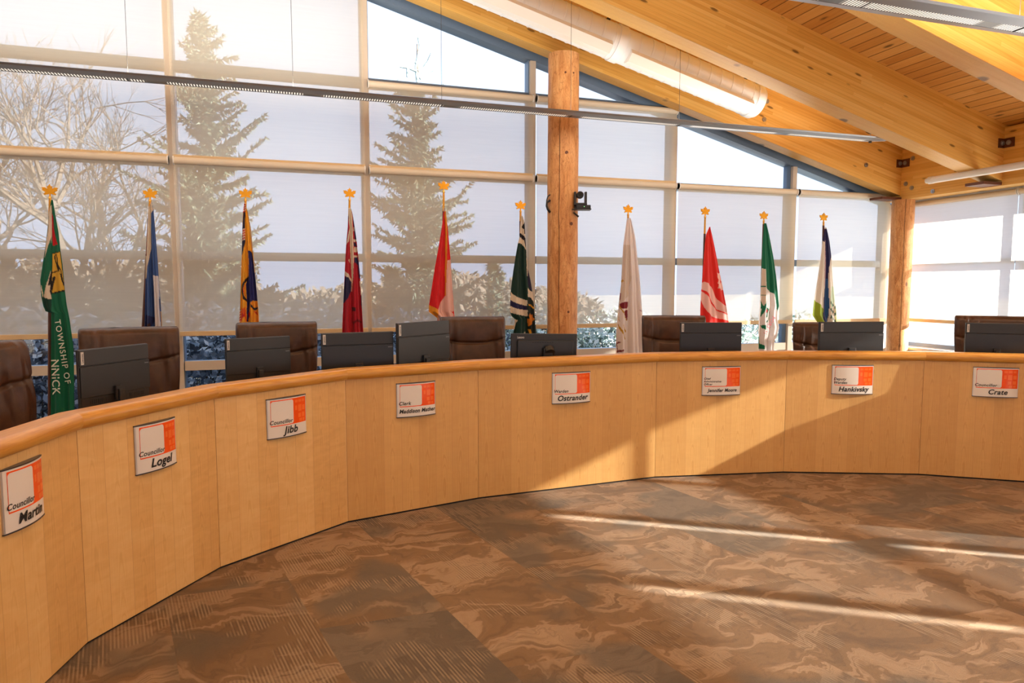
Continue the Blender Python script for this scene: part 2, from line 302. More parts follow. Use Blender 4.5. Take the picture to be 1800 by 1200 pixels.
# ------------------------------------------------------------------ mesh helpers
class MB:
    def __init__(s): s.v = []; s.f = []; s.mi = []
    def add(s, vs, fs, mi=0):
        b = len(s.v); s.v += [tuple(p) for p in vs]; s.f += [tuple(i + b for i in f) for f in fs]; s.mi += [mi] * len(fs); return s
    def box(s, x0, x1, y0, y1, z0, z1, mi=0, M4=None, bev=0.0):
        if bev > 0:
            bm = bmesh.new(); bmesh.ops.create_cube(bm, size=1)
            bmesh.ops.scale(bm, vec=(x1 - x0, y1 - y0, z1 - z0), verts=bm.verts); bmesh.ops.translate(bm, vec=((x0 + x1) / 2, (y0 + y1) / 2, (z0 + z1) / 2), verts=bm.verts)
            bmesh.ops.bevel(bm, geom=bm.edges[:], offset=bev, segments=2, affect='EDGES', profile=0.5)
            bm.verts.index_update(); vs = [v.co.copy() for v in bm.verts]; fs = [[v.index for v in f.verts] for f in bm.faces]; bm.free()
        else:
            vs = [Vector((x, y, z)) for x in (x0, x1) for y in (y0, y1) for z in (z0, z1)]
            fs = [(0, 1, 3, 2), (4, 6, 7, 5), (0, 4, 5, 1), (2, 3, 7, 6), (0, 2, 6, 4), (1, 5, 7, 3)]
        if M4 is not None: vs = [M4 @ v for v in vs]
        return s.add(vs, fs, mi)
    def tube(s, a, b, r1, r2=None, n=12, mi=0, cap=True):
        a, b = Vector(a), Vector(b); r2 = r1 if r2 is None else r2
        d = (b - a).normalized(); u = d.orthogonal().normalized(); w = d.cross(u)
        vs = []
        for p, r in ((a, r1), (b, r2)):
            for i in range(n):
                t = 2 * PI * i / n; vs.append(p + (u * math.cos(t) + w * math.sin(t)) * r)
        fs = [(i, (i + 1) % n, n + (i + 1) % n, n + i) for i in range(n)]
        if cap: fs += [tuple(range(n - 1, -1, -1)), tuple(range(n, 2 * n))]
        return s.add(vs, fs, mi)
    def path(s, pts, r, n=8, mi=0):
        pts = [Vector(p) for p in pts]; rs = r if isinstance(r, (list, tuple)) else [r] * len(pts)
        vs = []; u = None
        for k, p in enumerate(pts):
            d = (pts[min(k + 1, len(pts) - 1)] - pts[max(k - 1, 0)]).normalized()
            if u is None: u = d.orthogonal().normalized()
            u = (u - d * u.dot(d)).normalized(); w = d.cross(u)
            for i in range(n):
                t = 2 * PI * i / n; vs.append(p + (u * math.cos(t) + w * math.sin(t)) * rs[k])
        fs = []
        for k in range(len(pts) - 1):
            fs += [(k * n + i, k * n + (i + 1) % n, (k + 1) * n + (i + 1) % n, (k + 1) * n + i) for i in range(n)]
        fs += [tuple(range(n - 1, -1, -1)), tuple(range((len(pts) - 1) * n, len(pts) * n))]
        return s.add(vs, fs, mi)
    def loft(s, rings, mi=0, cap=True):
        n = len(rings[0]); vs = [p for r in rings for p in r]; fs = []
        for k in range(len(rings) - 1):
            fs += [(k * n + i, k * n + (i + 1) % n, (k + 1) * n + (i + 1) % n, (k + 1) * n + i) for i in range(n)]
        if cap: fs += [tuple(range(n - 1, -1, -1)), tuple(range((len(rings) - 1) * n, len(rings) * n))]
        return s.add(vs, fs, mi)
    def prism(s, poly, z0, z1, mi=0):
        n = len(poly); vs = [(x, y, z0) for x, y in poly] + [(x, y, z1) for x, y in poly]
        fs = [tuple(range(n - 1, -1, -1)), tuple(range(n, 2 * n))] + [(i, (i + 1) % n, n + (i + 1) % n, n + i) for i in range(n)]
        return s.add(vs, fs, mi)
    def grid(s, fn, nu, nv, mi=0):
        vs = [fn(i / nu, j / nv) for j in range(nv + 1) for i in range(nu + 1)]
        fs = [(j * (nu + 1) + i, j * (nu + 1) + i + 1, (j + 1) * (nu + 1) + i + 1, (j + 1) * (nu + 1) + i) for j in range(nv) for i in range(nu)]
        return s.add(vs, fs, mi)
    def build(s, name, mats, parent=None, smooth=False, local=True, angle=None):
        me = bpy.data.meshes.new(name); me.from_pydata(s.v, [], s.f)
        mats = mats if isinstance(mats, (list, tuple)) else [mats]
        for m in mats: me.materials.append(m)
        if len(mats) > 1: me.polygons.foreach_set('material_index', s.mi)
        bm = bmesh.new(); bm.from_mesh(me); bmesh.ops.recalc_face_normals(bm, faces=bm.faces); bm.to_mesh(me); bm.free()
        if smooth: me.polygons.foreach_set('use_smooth', [True] * len(me.polygons))
        if smooth and angle: me.set_sharp_from_angle(angle=R(angle))
        me.update()
        o = bpy.data.objects.new(name, me); COL.objects.link(o)
        if parent is not None:
            o.parent = parent
            if not local:
                q = Vector((0, 0, 0)); p = parent
                while p is not None: q += p.location; p = p.parent
                o.location = -q
        return o
def tag(o, label=None, cat=None, group=None, kind=None):
    if label: o['label'] = label
    if cat: o['category'] = cat
    if group: o['group'] = group
    if kind: o['kind'] = kind
    return o
def thing(name, loc, label, cat, group=None, rz=0.0):
    o = bpy.data.objects.new(name, None); COL.objects.link(o); o.location = loc; o.rotation_euler = (0, 0, rz)
    o.empty_display_size = 0.1
    return tag(o, label, cat, group)
def struct(name, mb, mat, label=None, **k):
    o = mb.build(name, mat, **k); o['kind'] = 'structure'
    if label: o['label'] = label
    return o
def copy_tree(o, parent=None):
    c = o.copy(); COL.objects.link(c)
    if parent is not None: c.parent = parent
    for ch in list(o.children): copy_tree(ch, c)
    return c
def text_geo(body, size=1.0, shear=0.0, bold=0.0, align='LEFT', spacing=1.0):
    cu = bpy.data.curves.new('lettering', 'FONT'); cu.body = body; cu.size = size; cu.shear = shear; cu.offset = bold
    cu.align_x = align; cu.space_character = spacing; cu.resolution_u = 4
    ob = bpy.data.objects.new('lettering_source', cu); me = bpy.data.meshes.new_from_object(ob)
    vs = [v.co.copy() for v in me.vertices]; fs = [tuple(p.vertices) for p in me.polygons]
    bpy.data.objects.remove(ob); bpy.data.curves.remove(cu); bpy.data.meshes.remove(me)
    return vs, fs

# ------------------------------------------------------------------ setting
YB = 7.9; YG = 8.08            # blinds and glass of the long window wall
XB = 8.6; XG = 8.78            # blinds and glass of the right window wall
BAY = [-5.1, -3.1, -1.13, 0.86, 2.856, 4.82, 6.73, 8.45]
def zb(X): return 2.92 + 0.27 * (8.3 - X)        # underside of the rafters
SL = math.atan(0.27)
# floor
fl = MB().box(-6.2, 9.0, -6.2, 8.3, -0.12, 0.0); struct('floor', fl, MAT['carpet'])
DK = [(-1.06, 1.60), (-1.155, 2.554), (-0.925, 3.476), (-0.425, 4.199), (0.347, 4.763), (1.351, 4.998), (2.944, 5.09), (4.103, 4.882), (5.176, 4.457), (5.86, 3.99), (6.26, 3.05), (6.4, 1.9)]
DK = [Vector((a, b, 0)) for a, b in DK]
def vnorm(i):
    def sn(k):
        d = (DK[k + 1] - DK[k]).normalized(); return Vector((-d.y, d.x, 0))
    if i == 0: return sn(0)
    if i == len(DK) - 1: return sn(i - 1)
    a, b = sn(i - 1), sn(i); m_ = (a + b).normalized(); return m_ / m_.dot(a)
def off(i, d): return DK[i] + vnorm(i) * d
# raised floor behind the desk
pl = [off(i, 0.10) for i in range(len(DK))]
poly = [(p.x, p.y) for p in pl] + [(8.5, 1.9), (8.5, 7.84), (-5.9, 7.84), (-5.9, 1.59)]
struct('floor_platform', MB().prism(poly, 0.0, 0.15), MAT['carpet'])
# ceiling deck, sloped
LEN = 15.2
dk = MB().box(-LEN, 0.5, -14.3, 0.25, 0.0, 0.14)
ce = struct('ceiling', dk, MAT['deck']); ce.location = (8.9, 8.15, zb(8.9) + 0.67); ce.rotation_euler = (0, SL, 0)
# walls out of frame
struct('wall_left', MB().box(-6.3, -6.1, -6.2, 8.2, 0, 8), MAT['plaster'])
wb = MB()
wb.box(-6.2, 9.0, -6.25, -6.1, 0, 0.5); wb.box(-6.2, 9.0, -6.25, -6.1, 2.3, 8)
for x in (-6.2, -3.2, 0, 3.2, 6.2, 8.1): wb.box(x, x + 0.9, -6.25, -6.1, 0.5, 2.3)
struct('wall_behind', wb, MAT['plaster'])
# far wall: base, sill and gable spandrel
wf = MB(); wf.box(-6.2, 8.9, 7.98, 8.16, 0.0, 0.2)
vs = []
for y in (8.02, 8.16):
    vs += [(-6.1, y, zb(-6.1) + 0.06), (8.85, y, zb(8.85) + 0.06), (8.85, y, zb(8.85) + 0.75), (-6.1, y, zb(-6.1) + 0.75)]
wf.add(vs, [(0, 1, 2, 3), (7, 6, 5, 4), (0, 4, 5, 1), (1, 5, 6, 2), (2, 6, 7, 3), (3, 7, 4, 0)])
struct('wall_far', wf, MAT['alu'])
struct('trim_1', MB().box(-6.1, 8.4, 7.84, 7.98, 0.15, 0.26), MAT['alu_in'])
wr = MB(); wr.box(8.7, 8.9, -6.1, 8.16, 0.0, 0.72); wr.box(8.7, 8.9, -6.1, 8.16, 2.8, 3.62)
struct('wall_right', wr, MAT['alu_in'])
struct('trim_2', MB().box(8.5, 8.84, -6.1, 7.84, 0.72, 0.76), MAT['white_plastic'])

RAILS = [0.22, 0.79, 1.965, 2.95, 3.93, 4.92, 5.9]
def rake_clip(x, z): return min(z, zb(x) + 0.1)
wi = 0
for k in range(len(BAY) - 1):
    x0, x1 = BAY[k], BAY[k + 1]; wi += 1
    root = thing('window_%d' % wi, ((x0 + x1) / 2, YG, 0.2), None, None); root['kind'] = 'structure'
    fr = MB(); w = 0.045
    for x in ((x0, x1) if k == len(BAY) - 2 else (x0,)):
        fr.box(x - w, x + w, YG - 0.07, YG + 0.07, 0.2, zb(x) + 0.05)
        # paler inner cover of the mullion
    for z in RAILS:
        xe = min(x1, 8.3 - (z - 2.92) / 0.27)
        if xe > x0 + 0.1: fr.box(x0 + w, min(xe, x1 - w) if xe >= x1 else xe, YG - 0.07, YG + 0.07, z - 0.045, z + 0.045)
    # raking head member
    a0, a1 = zb(x0) - 0.04, zb(x1) - 0.04
    q = []
    for y in (YG - 0.09, YG + 0.09): q += [(x0, y, a0), (x1, y, a1), (x1, y, a1 + 0.16), (x0, y, a0 + 0.16)]
    fr.add(q, [(0, 1, 2, 3), (7, 6, 5, 4), (0, 4, 5, 1), (1, 5, 6, 2), (2, 6, 7, 3), (3, 7, 4, 0)])
    fr.build('window_frame', MAT['alu'], root, local=False)
    inn = MB()
    for x in ((x0, x1) if k == len(BAY) - 2 else (x0,)): inn.box(x - 0.035, x + 0.035, YG - 0.115, YG - 0.07, 0.2, zb(x) - 0.05)
    for z in (0.79,): inn.box(x0 + w, x1 - w, YG - 0.1, YG - 0.07, z - 0.05, z + 0.05)
    inn.build('frame_cover', MAT['alu_in'], root, local=False)
    gp = MB(); gp.add([(x0, YG, 0.2), (x1, YG, 0.2), (x1, YG, zb(x1)), (x0, YG, zb(x0))], [(0, 1, 2, 3)])
    gp.build('glass_pane', MAT['glass'], root, local=False)
RB = [7.95, 6.2, 4.5, 2.9, 1.22, 0.046, -1.178, -2.6, -4.3, -6.1]
for k in range(len(RB) - 1):
    y1, y0 = RB[k], RB[k + 1]; wi += 1
    root = thing('window_%d' % wi, (XG, (y0 + y1) / 2, 0.75), None, None); root['kind'] = 'structure'
    fr = MB(); w = 0.03
    for y in ((y0, y1) if k == len(RB) - 2 else (y1,)): fr.box(XG - 0.06, XG + 0.06, y - w, y + w, 0.75, 2.85)
    for z in (0.78, 1.965, 2.83): fr.box(XG - 0.06, XG + 0.06, y0 + w, y1 - w, z - 0.035, z + 0.035)
    fr.build('window_frame', MAT['alu'], root, local=False)
    gp = MB(); gp.add([(XG, y0, 0.75), (XG, y1, 0.75), (XG, y1, 2.85), (XG, y0, 2.85)], [(0, 1, 2, 3)])
    gp.build('glass_pane', MAT['glass'], root, local=False)
# roof overhang outside the right wall
struct('trim_3', MB().box(8.9, 9.50, -6.2, 8.6, 2.86, 2.98), MAT['alu'])

# ------------------------------------------------------------------ roller blinds
def blind(name, a, b, z0, z1, axis, mat, label, group, gap=0.02, tube=True):
    """a..b along the wall, z0 bottom, z1 roller height"""
    ga, gb = (gap, gap) if not isinstance(gap, tuple) else gap
    a += ga; b -= gb
    P = (lambda s, d, z: (s, YB + d, z)) if axis == 'x' else (lambda s, d, z: (XB + d, s, z))
    c = P((a + b) / 2, 0, z0)
    root = thing(name, c, label, 'blind', group)
    fb = MB(); fb.add([P(a, 0.0, z0), P(b, 0.0, z0), P(b, 0.0, z1), P(a, 0.0, z1)], [(0, 1, 2, 3)])
    fb.build('blind_fabric', mat, root, local=False)
    if tube:
        t = MB(); t.tube(P(a, 0.0, z1 + 0.01), P(b, 0.0, z1 + 0.01), 0.037, n=20)
        t.build('roller_tube', MAT['tube'], root, smooth=True, local=False, angle=40)
        for s in (a, b):
            br = MB(); p = P(s, 0, z1 + 0.01); q = P(s + (0.012 if s == a else -0.012), 0, z1 + 0.01)
            br.tube(p, q, 0.047, n=16); br.build('bracket', MAT['white_plastic'], root, smooth=True, local=False, angle=40)
    h = MB()
    if axis == 'x': h.box(a, b, YB - 0.008, YB + 0.008, z0 - 0.005, z0 + 0.045, bev=0.003)
    else: h.box(XB - 0.008, XB + 0.008, a, b, z0 - 0.005, z0 + 0.045, bev=0.003)
    h.build('hem_bar', MAT['hem'], root, local=False)
    return root
low = [('behind the green township flag, at the left end', None), ('behind the yellow and navy flag and the tall spruce', None), ('behind the Canadian flag, left of the log column', None),
       ('behind the log column and the white maroon flag', None), ('behind the red wave flag and the green and white flag', None), ('behind the navy and lime flag, next to the corner post', None)]
for k in range(1, 7):
    blind('roller_blind', BAY[k], BAY[k + 1] - (0.05 if k == 6 else 0), 1.12, 2.925, 'x', MAT['blind'], 'beige screen roller blind ' + low[k - 1][0], 'lower blinds on the long window wall')
blind('roller_blind', BAY[1], BAY[2], 2.95, 5.6, 'x', MAT['blind'], 'tall upper beige blind at the top left, above the bare tree', 'upper blinds on the long window wall')
blind('roller_blind', BAY[2], BAY[3], 2.95, 5.2, 'x', MAT['blind'], 'tall upper beige blind veiling the taller spruce, second from the left', 'upper blinds on the long window wall')
blind('roller_blind', BAY[3], BAY[4], 2.95, 3.87, 'x', MAT['blind'], 'upper beige blind with clear glass above, left of the log column', 'upper blinds on the long window wall')
blind('roller_blind', BAY[4], BAY[5] , 2.95, 3.87, 'x', MAT['blind'], 'upper beige blind right of the log column below the sloping beam', 'upper blinds on the long window wall')
rl = ['sunlit white blind on the right wall beside the corner post', 'sunlit white blind at the right edge of the photo'] + [None] * 7
for k in range(len(RB) - 1):
    y1, y0 = RB[k], RB[k + 1]
    ga = 0.022 if k in (4, 5) else (0.004 if k in (0, 1) else -0.01); gb = 0.022 if k in (5, 6) else (0.004 if k in (0, 1) else -0.01)
    blind('roller_blind', y0, y1, 1.13, 2.80, 'y', MAT['blind_sun'], rl[k] or 'sunlit white blind on the right wall, outside the photo', 'blinds on the right wall', gap=(ga, gb))

# ------------------------------------------------------------------ rafters and eave beam
def rafter(y0, y1, label, x_hi=-6.0, x_lo=8.3):
    L = (x_lo - x_hi) / math.cos(SL)
    root = thing('roof_beam', (x_lo, (y0 + y1) / 2, zb(x_lo)), label, 'beam', 'sloping roof beams')
    b = MB(); b.box(-L, 0.0, -(y1 - y0) / 2, (y1 - y0) / 2, 0.0, 0.655, bev=0.006)
    # plumb-cut the lower end
    b.v = [((x + z * math.tan(SL)) if x > -0.3 else x, y, z) for x, y, z in b.v]
    o = b.build('timber', MAT['beam'], root); o.rotation_euler = (0, SL, 0)
    return root
r1 = rafter(7.66, 7.86, 'laminated pine beam along the top of the window wall, resting on the log column')
r2 = rafter(6.20, 6.44, 'deep laminated pine beam running down across the ceiling to the right wall')
r3 = rafter(4.55, 4.79, 'laminated pine beam in the upper right corner behind the second pendant light')
r4 = rafter(2.9, 3.14, 'laminated pine beam overhead, outside the photo')
r5 = rafter(1.2, 1.44, 'laminated pine beam near the middle of the room, outside the photo')
eb = thing('eave_beam', (8.42, 1.0, 2.86), 'horizontal laminated pine beam on top of the right window wall', 'beam')
o = MB(); o.box(-13.9, 0.0, -0.12, 0.12, 0.0, 0.70, bev=0.006)
o = o.build('timber', MAT['beam'], eb); o.location = (0, 6.96, 0); o.rotation_euler = (0, 0, R(-90)); o.rotation_euler = (0, 0, R(-90)); o.scale = (-1, 1, 1)
o.scale = (1, 1, 1); o.location = (0, 6.96 - 13.9, 0)
def bolts(root, pts, nrm, name='bolt_head', mat='steel', r=0.022):
    for p in pts:
        b = MB(); p = Vector(p); n = Vector(nrm); b.tube(p, p + n * 0.012, r * 1.35, n=16); b.tube(p + n * 0.012, p + n * 0.022, r * 0.7, n=6)
        b.build(name, MAT[mat], root, local=False)
bolts(eb, [onX(1603, 330, 8.3), onX(1580, 325, 8.3) + Vector((0, -0.12, 0)), onX(1605, 278, 8.3), onX(1640, 336, 8.3)], (-1, 0, 0))
bolts(r1, [onY(1348, 178, 7.66), onY(1343, 210, 7.66), onY(1522, 290, 7.66)], (0, -1, 0))
for (yy, rr, lab) in ((7.66, r1, 'steel angle bracket joining the window-wall beam to the eave beam'), (6.20, r2, 'steel angle bracket joining the deep ceiling beam to the eave beam')):
    br = thing('beam_bracket', (8.3, yy, 3.36), lab, 'bracket', 'beam brackets')
    b = MB(); b.box(8.20, 8.30, yy - 0.012, yy, 3.31, 3.42); b.box(8.286, 8.298, yy - 0.13, yy, 3.31, 3.42)
    b.build('angle_plate', MAT['rust'], br, local=False)
    bolts(br, [(8.25, yy - 0.012, 3.365)], (0, -1, 0)); bolts(br, [(8.286, yy - 0.07, 3.365)], (-1, 0, 0))
sh = MB(); sh.box(7.95, 8.3, 7.64, 7.86, 2.86, 2.895); sh.box(8.0, 8.3, 6.2, 6.44, 2.87, 2.905)
struct('trim_4', sh, MAT['rust'])

# ------------------------------------------------------------------ log columns
def log(name, cx, cy, r, z0, z1, label, seed, fl_=1.0):
    random.seed(seed); n = 56; rings = []
    nz = 90
    for k in range(nz + 1):
        z = z0 + (z1 - z0) * k / nz; ring = []
        for i in range(n):
            t = 2 * PI * i / n
            rr = r * (1 + 0.02 * mnoise.noise(Vector((math.cos(t) * 1.2 + seed, math.sin(t) * 1.2, z * 0.9))) + 0.022 * mnoise.noise(Vector((math.cos(t) * 4 + seed, math.sin(t) * 4, z * 3))))
            ring.append((rr * math.cos(t), rr * math.sin(t), z - z0))
        rings.append(ring)
    root = thing(name, (cx, cy, z0), label, 'column')
    MB().loft(rings).build('log_shaft', MAT['log'], root, smooth=True, angle=50)
    return root
lc = log('log_column', 3.062, 7.50, 0.178, 0.15, 4.28, 'round peeled log column with a long crack, standing between the dark green and white flags', 3)
pc = log('log_post', 8.36, 7.66, 0.145, 0.15, 2.86, 'round peeled log post in the corner under the eave beam', 11)
for (px, py, r) in ((1004, 393, 0.02), (999, 548, 0.014), (996, 268, 0.02), (1035 - 18, 300, 0.012), (994, 127, 0.012), (1008, 128, 0.01)):
    d = ray(px, py); c = Vector((3.062, 7.50)); a = Vector((d.x, d.y)); bq = -2 * a.dot(c); A = a.dot(a); Cq = c.dot(c) - 0.176 ** 2
    disc = bq * bq - 4 * A * Cq
    if disc > 0:
        t = (-bq - math.sqrt(disc)) / (2 * A); p = CP + d * t; nn = Vector((p.x - c.x, p.y - c.y, 0)).normalized()
        k = MB(); k.tube(p - nn * 0.01, p + nn * 0.0045, r * 1.2, r, n=14); k.build('knot', MAT['rust'], lc, local=False)
# black cable loop on the left side of the column
cb = MB(); x0 = 2.86
def cpt(px, py, Y=7.46): return onY(px, py, Y)
cb.path([cpt(967, 342), cpt(963, 345), cpt(961, 352), cpt(960.5, 360), cpt(962, 368), cpt(966, 374)], 0.007)
cb.path([cpt(967, 352), cpt(961.5, 355), cpt(961, 362), cpt(963, 368), cpt(967, 373)], 0.013)
tag(cb.build('camera_cable', MAT['black'], smooth=True), 'black cable loop hanging on the left side of the log column', 'cable')

# ------------------------------------------------------------------ camera on the column
def ptz():
    p0 = onD(1012, 364, 7.85)
    root = thing('video_camera', (p0.x, p0.y, p0.z - 0.03), 'black pan-tilt video camera on a shelf bracket on the log column', 'camera', rz=-YAW)
    s = 7.85 / 1200.0   # metres per photo pixel at this distance
    def X(px): return (px - 1012) * s
    def Z(py): return (364 - py) * s + 0.03
    b = MB(); b.box(X(992), X(1013), -0.0, 0.10, Z(370), Z(357), bev=0.004); b.box(X(1005), X(1038), -0.10, 0.06, Z(369.5), Z(368), bev=0.002)
    b.build('shelf_bracket', MAT['black'], root)
    b = MB(); b.box(X(1012), X(1037), -0.09, 0.03, Z(368), Z(361.5), bev=0.006); b.box(X(1008), X(1031), -0.07, 0.03, Z(361.5), Z(357.5), bev=0.006)
    b.build('camera_base', MAT['charcoal'], root)
    for a, c in ((1008.5, 1012), (1027, 1031)):
        b = MB(); b.box(X(a), X(c), -0.05, 0.02, Z(359), Z(338), bev=0.005); b.build('yoke_arm', MAT['charcoal'], root)
    b = MB(); cx, cz = X(1019), Z(343.5)
    rings = []
    for yy, rr in ((0.045, 0.02), (0.04, 0.034), (0.0, 0.041), (-0.05, 0.041), (-0.062, 0.036), (-0.063, 0.026), (-0.05, 0.022)):
        rings.append([(cx + rr * math.cos(2 * PI * i / 24), yy, cz + rr * math.sin(2 * PI * i / 24)) for i in range(24)])
    hd = b.loft(rings).build('camera_head', MAT['black'], root, smooth=True, angle=40)
    l_ = MB(); l_.tube((cx, -0.0515, cz), (cx, -0.0525, cz), 0.021, n=24); l_.build('lens', MAT['screen'], hd)
    l_ = MB(); l_.tube((X(1025.5), -0.0895, Z(364.5)), (X(1025.5), -0.092, Z(364.5)), 0.004, n=10); l_.build('indicator_light', MAT['green_led'], root)
    h = MB(); h.tube((X(1009), 0.0, Z(369)), (X(1009), 0.0, Z(374)), 0.005); h.path([(X(1008), -0.02, Z(373.5)), (X(1012), -0.02, Z(377)), (X(1017), -0.02, Z(381))], [0.008, 0.010, 0.012])
    h.build('handle', MAT['black'], root, smooth=True)
ptz()

# ------------------------------------------------------------------ duct
def duct():
    root = thing('air_duct', (5.42, 7.2, 3.885), 'white spiral air duct with side diffusers, hanging below the ceiling beside the window-wall beam', 'duct')
    r = 0.19; b = MB(); L = 7.6
    rings = []; n = 36; x = -L
    prof = []
    x = -L
    while x < 0.0:
        prof += [(x, r), (x + 0.136, r), (x + 0.140, r + 0.005), (x + 0.152, r + 0.005)]; x += 0.156
    prof += [(0.0, r)]
    for px, rr in prof: rings.append([(px, rr * math.cos(2 * PI * i / n), rr * math.sin(2 * PI * i / n)) for i in range(n)])
    objs = [b.loft(rings).build('spiral_pipe', MAT['duct'], root, smooth=True, angle=35)]
    c = MB(); c.tube((-0.05, 0, 0), (0.03, 0, 0), r + 0.012, n=36); c.tube((0.03, 0, 0), (0.07, 0, 0), r - 0.01, n=36)
    objs.append(c.build('end_cap', MAT['duct'], root, smooth=True, angle=35))
    for xc in (-1.9, -5.2):
        c = MB(); c.tube((xc - 0.05, 0, 0), (xc + 0.05, 0, 0), r + 0.014, n=36); objs.append(c.build('collar', MAT['duct'], root, smooth=True, angle=35))
    for xa, xb in ((-3.62, -2.02), (-1.78, -0.10), (-7.0, -5.35), (-5.1, -3.8)):
        d = MB(); q = [(-0.17, -0.07), (-0.215, -0.13), (-0.17, -0.215), (-0.06, -0.205), (-0.05, -0.17)]
        vs = [(xx, y, z) for xx in (xa, xb) for y, z in q]; m_ = len(q)
        d.add(vs, [tuple(range(m_)), tuple(range(2 * m_ - 1, m_ - 1, -1))] + [(i, (i + 1) % m_, m_ + (i + 1) % m_, m_ + i) for i in range(m_)])
        objs.append(d.build('diffuser', MAT['white_metal'], root))
    for o_ in objs: o_.rotation_euler = (0, math.atan(0.262), 0)
    for hx in (-0.12, -1.95, -4.3):
        z0 = -hx * 0.262 + r + 0.0; h = MB(); h.tube((hx, 0, z0), (hx, 0, (zb(5.42 + hx) + 0.66) - 3.885), 0.005, n=8); h.box(hx - 0.02, hx + 0.02, -0.02, 0.02, z0 - 0.01, z0 + 0.04)
        h.build('hanger', MAT['black'], root)
duct()

# ------------------------------------------------------------------ linear pendants
def pendant(xa, xb, y, z, label, w=0.24, joints=(), power=60, endx=True, upl=(0.5, 0.5)):
    root = thing('linear_pendant', ((xa + xb) / 2, y, z), label, 'ceiling light', 'linear pendant lights')
    x0, x1 = xa - (xa + xb) / 2, xb - (xa + xb) / 2
    prof = [(-0.5, 0.022), (-0.46, 0.006), (-0.17, -0.010), (-0.15, -0.006), (0.15, -0.006), (0.17, -0.010), (0.46, 0.006), (0.5, 0.022), (0.42, 0.030), (0.2, 0.02), (-0.2, 0.02), (-0.42, 0.030)]
    m_ = len(prof); b = MB(); rings = []
    stations = [(x0, 1.0)]
    stations += [(x1 - 0.28, 1.0), (x1, 0.25)] if endx else [(x1, 1.0)]
    for xx, k in stations: rings.append([(xx, yy * w * (k if k < 1 else 1), zz * (1 if k == 1 else 0.5) + (0.012 if k < 1 else 0)) for yy, zz in prof])
    b.loft(rings).build('housing', MAT['pendant'], root)
    l_ = MB(); l_.add([(x0, -0.15 * w, -0.0075), (x1 - 0.3, -0.15 * w, -0.0075), (x1 - 0.3, 0.15 * w, -0.0075), (x0, 0.15 * w, -0.0075), (x0, -0.15 * w, -0.0065), (x1 - 0.3, -0.15 * w, -0.0065), (x1 - 0.3, 0.15 * w, -0.0065), (x0, 0.15 * w, -0.0065)],
                      [(0, 3, 2, 1), (4, 5, 6, 7), (0, 1, 5, 4), (1, 2, 6, 5), (2, 3, 7, 6), (3, 0, 4, 7)])
    l_.build('louvre', MAT['louvre'], root)
    for jx in joints:
        j = MB(); jx -= (xa + xb) / 2; j.box(jx - 0.006, jx + 0.006, -0.17 * w, 0.17 * w, -0.0115, 0.0225); j.build('joint', MAT['charcoal'], root)
        cx = (xa + xb) / 2 + jx
        c = MB(); c.tube((jx, 0, 0.02), (jx, 0, zb(cx) + 0.66 - z), 0.0022, n=6); c.build('cable', MAT['cable'], root)
    if endx:
        c = MB(); c.tube((x1 - 0.25, 0, 0.02), (x1 - 0.25, 0, zb(xb - 0.25) + 0.66 - z), 0.0022, n=6); c.tube((x1 - 0.25, 0, -0.03), (x1 - 0.25, 0, -0.01), 0.02, n=10); c.build('cable', MAT['cable'], root)
    # lamps inside: upward and downward
    for k, (zz, rx, p, xo, ln) in enumerate(((0.05, PI, power * upl[0], -(xb - xa) / 4, (xb - xa) / 2), (0.05, PI, power * upl[1], (xb - xa) / 4, (xb - xa) / 2), (-0.03, 0.0, power * 0.25, 0, xb - xa))):
        la = bpy.data.lights.new('pendant_lamp', 'AREA'); la.shape = 'RECTANGLE'; la.size = ln - 0.4; la.size_y = w * 0.5; la.energy = p; la.color = (1.0, 0.92, 0.80)
        lo = bpy.data.objects.new('pendant_lamp', la); COL.objects.link(lo); lo.parent = root; lo.location = (xo, 0, zz); lo.rotation_euler = (rx, 0, 0)
pendant(-4.0, 7.2, 6.9, 3.455, 'long grey linear pendant light crossing in front of the blinds and log column', joints=(-2.6, -1.30, 0.08, 1.50, 2.90, 4.22), power=130, upl=(0.48, 0.15))
pendant(-3.0, 7.0, 3.66, 3.47, 'grey linear pendant light cutting across the upper right corner', joints=(0.9, 2.3, 3.6, 4.98), power=115, w=0.26)
pendant(-3.0, 7.0, 0.4, 3.47, 'grey linear pendant light overhead near the middle of the room, unseen, added to brighten the room', joints=(0.9, 3.6), power=90)  # pendant out of view, added for more interior light
pendant(-3.0, 7.0, -2.9, 3.47, 'grey linear pendant light at the rear of the room, unseen, added to brighten the room', joints=(0.9, 3.6), power=90)  # another unseen pendant, added as a light source behind the viewpoint

# ------------------------------------------------------------------ white tube near the right wall
tb = thing('tube_light', (7.85, 6.0, 2.96), 'white cylindrical tube light hanging under the deep ceiling beam at the right', 'ceiling light')
b = MB(); b.tube((7.9, 6.80, 3.0), (7.9, 3.4, 3.0), 0.043, n=28); b.build('tube_body', MAT['white_plastic'], tb, smooth=True, local=False, angle=40)
b = MB(); b.tube((7.9, 6.86, 3.0), (7.9, 6.80, 3.0), 0.047, n=28); b.tube((7.9, 6.90, 3.0), (7.9, 6.86, 3.0), 0.032, n=20); b.build('end_cap', MAT['white_metal'], tb, smooth=True, local=False, angle=40)
for yy in (6.32, 4.67):
    b = MB(); b.tube((7.9, yy, 3.04), (7.9, yy, zb(7.9) + 0.02), 0.008, n=10); b.box(7.86, 7.94, yy - 0.10, yy + 0.10, 3.041, 3.05); b.build('hanger', MAT['steel'], tb, local=False)

